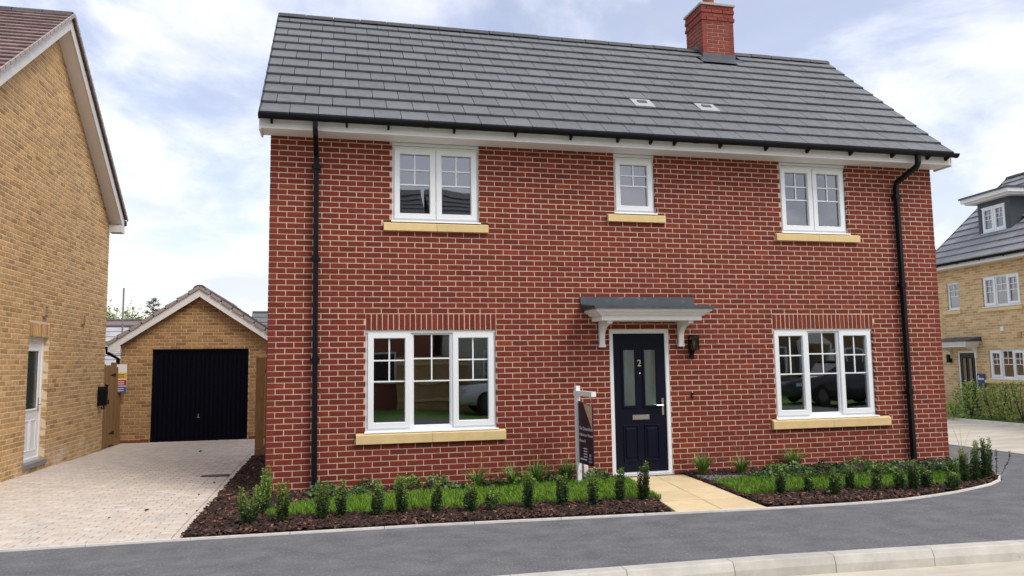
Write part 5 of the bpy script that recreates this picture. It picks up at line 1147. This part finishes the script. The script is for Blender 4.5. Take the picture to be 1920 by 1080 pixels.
# ================================================================== houses and cars across the road (behind the viewpoint, seen mirrored in the glass)
def street_house(x, label, L, wm, rm, depth=8.0, h=5.0, rise=3.75, clad=False, y=-17.):
    Mx = T(x+L, y, 0) @ RZ(R(180)); th_ = thing('street_house', label, 'house', Mx)
    q = MB(); q.box(0, L, 0, depth, -.1, h); q.prism([(0, h), (depth, h), (depth/2, h+rise)], 0, L, 'x'); q.obj('wall', wm, th_, Mx)
    if clad:
        for k in range(26): q = MB(); q.prism([(-.03, .3+k*.18), (-.012, .3+k*.18+.185), (0, .3+k*.18+.185), (0, .3+k*.18)], 0.02, L-.02, 'x'); q.obj('weatherboard', SAGE, th_, Mx)
    k = rise/(depth/2); q = MB(); q.prism([(-.4, h-.4*k), (depth/2, h+rise), (depth+.4, h-.4*k), (depth+.4, h-.4*k+.14), (depth/2, h+rise+.14), (-.4, h-.4*k+.14)], -.1, L+.1, 'x'); r_ = q.obj('roof', rm, th_, Mx)
    tile_roof(r_, Mx @ slope_frame((-.1, -.45, h-.4*k+.12), (1, 0, 0), (0, 1, k)), L+.2, 16, math.hypot(depth/2+.4, (depth/2+.4)*k)/16, .36, rm, 0)
    for j, (a, b_, c, d_) in enumerate([(L*.12, L*.12+1.6, .9, 2.1), (L*.62, L*.62+1.6, .9, 2.1), (L*.12, L*.12+1.2, 3.5, 4.6), (L*.62, L*.62+1.2, 3.5, 4.6)]):
        q = MB(); q.ring(a, b_, c, d_, .07, -.05, -.01); q.box((a+b_)/2-.03, (a+b_)/2+.03, -.05, -.01, c+.07, d_-.07); w_ = q.obj('window', UPVC, th_, Mx)
        q = MB(); q.add([(a+.06, -.02, c+.06), (b_-.06, -.02, c+.06), (b_-.06, -.02, d_-.06), (a+.06, -.02, d_-.06)], [(0, 1, 2, 3)]); q.obj('pane', mat('dark_far_glass', (.03, .035, .04), rough=.05, spec=.8), w_, Mx)
    q = MB(); q.box(L*.45, L*.45+.9, -.06, 0, 0, 2.1); q.obj('front_door', mat('grey_door', (.08, .085, .09), rough=.4), th_, Mx)
    q = MB(); q.prism([(L*.45-.4, 2.3), (L*.45+1.3, 2.3), (L*.45+.45, 3.0)], -1.0, -.9); q.box(L*.45-.35, L*.45-.25, -1.0, -.9, 0, 2.3); q.box(L*.45+1.15, L*.45+1.25, -1.0, -.9, 0, 2.3); q.obj('porch', WPAINT, th_, Mx)
    return th_
street_house(-6.5, 'red brick house across the road seen mirrored in the left windows', 10.8, mat('far_red_wall', (.30, .10, .07), (.24, .075, .05), rough=.9, scale=5), TILE)
street_house(4.7, 'sage weatherboarded house across the road seen mirrored beside the brick one', 8.0, SAGE, TILE, clad=True)
street_house(17.5, 'buff house across the road seen mirrored in the right window', 8.0, mat('far_buff_wall', (.30, .20, .10), (.24, .155, .075), rough=.9, scale=5), BTILE, h=4.6, rise=2.6, y=-20)
ff = thing('street_fence', 'tall timber fence between the houses across the road', 'fence', T(3.0, -16.4, 0))
for k in range(20): q = MB(); q.box(2.95+k*.13, 2.95+k*.13+.125, -16.4, -16.37, 0, 1.9); q.obj('board', mat('pale_fence_timber', (.50, .33, .16), (.40, .25, .11), rough=.8, rnd=.15), ff)
for z_ in (.4, 1.0, 1.6): q = MB(); q.box(2.95, 5.55, -16.365, -16.32, z_-.05, z_+.05); q.obj('rail', mat('pale_rail', (.66, .50, .26), rough=.8), ff)
def car(x, y, rz, label, paint):
    Mx = T(x, y, -.0) @ RZ(rz); th_ = thing('parked_car', label, 'car', Mx); b = MB(); secs = []
    prof = [(-2.15, .35, .55, .62), (-2.1, .3, .85, .78), (-1.3, .22, .98, .86), (-.75, .2, 1.05, .88), (.0, .2, 1.06, .89), (.9, .2, 1.04, .89), (1.7, .22, 1.0, .87), (2.05, .3, .9, .8), (2.15, .4, .6, .7)]
    vs = []
    for x_, zb_, zt_, hw in prof: vs += [(x_, -hw, zb_+.1), (x_, -hw, (zb_+zt_)/2), (x_, -hw*.94, zt_), (x_, hw*.94, zt_), (x_, hw, (zb_+zt_)/2), (x_, hw, zb_+.1), (x_, hw*.8, zb_), (x_, -hw*.8, zb_)]
    k = 8; b.add(vs, [(i*k+j, i*k+(j+1) % k, (i+1)*k+(j+1) % k, (i+1)*k+j) for i in range(len(prof)-1) for j in range(k)]+[tuple(range(k-1, -1, -1)), tuple(range((len(prof)-1)*k, len(prof)*k))])
    b.obj('body', paint, th_, Mx, smooth=True)
    cb_ = [(-1.25, 1.0, .78), (-.45, 1.47, .62), (.9, 1.50, .62), (1.75, 1.02, .74)]; q = MB(); vs = []
    for x_, z_, hw in cb_: vs += [(x_, -hw, z_), (x_, hw, z_)]
    base_ = [(-1.25, -.80, .97), (-1.25, .80, .97), (1.75, -.78, .97), (1.75, .78, .97)]
    q.add(vs+base_, [(0, 1, 3, 2), (4, 5, 7, 6), (2, 4, 6, 10, 8, 0), (1, 9, 11, 7, 5, 3)]); q.obj('glasshouse', mat('car_glass', (.02, .022, .025), rough=.05, spec=.8), th_, Mx)
    q = MB(); q.box(-.5, .95, -.63, .63, 1.475, 1.515); q.obj('roof_panel', paint, th_, Mx)
    for wx in (-1.35, 1.35):
        for wy in (-.80, .80):
            q = MB(); q.lathe([(.2, -.1), (.32, -.1), (.335, -.06), (.335, .06), (.32, .1), (.2, .1)], 20, T(wx, wy, .335) @ Matrix.Rotation(R(90), 4, 'X')); wh = q.obj('wheel', mat('tyre', (.02, .02, .02), rough=.8), th_, Mx)
            q = MB(); q.lathe([(.2, -.11), (.2, .11)], 14, T(wx, wy, .335) @ Matrix.Rotation(R(90), 4, 'X')); q.obj('rim', mat('dark_alloy', (.12, .12, .125), rough=.4, metal=.8), wh, Mx)
    for sy in (-.62, .62):
        q = MB(); q.box(-2.155, -2.06, sy-.16, sy+.16, .66, .78); q.obj('headlight', mat('lamp_lens', (.7, .72, .74), rough=.1), th_, Mx)
        q = MB(); q.box(2.06, 2.155, sy-.16, sy+.16, .70, .82); q.obj('tail_light', mat('red_lens', (.4, .02, .02), rough=.15), th_, Mx)
WP = mat('white_car_paint', (.72, .73, .74), rough=.2, coat=.6); DP = mat('dark_car_paint', (.03, .035, .045), rough=.2, coat=.6)
car(7.0, -14.6, 0, 'white car parked across the road seen mirrored in the left window', WP)
car(18.6, -13.6, 0, 'dark car parked across the road seen mirrored in the right window', DP)
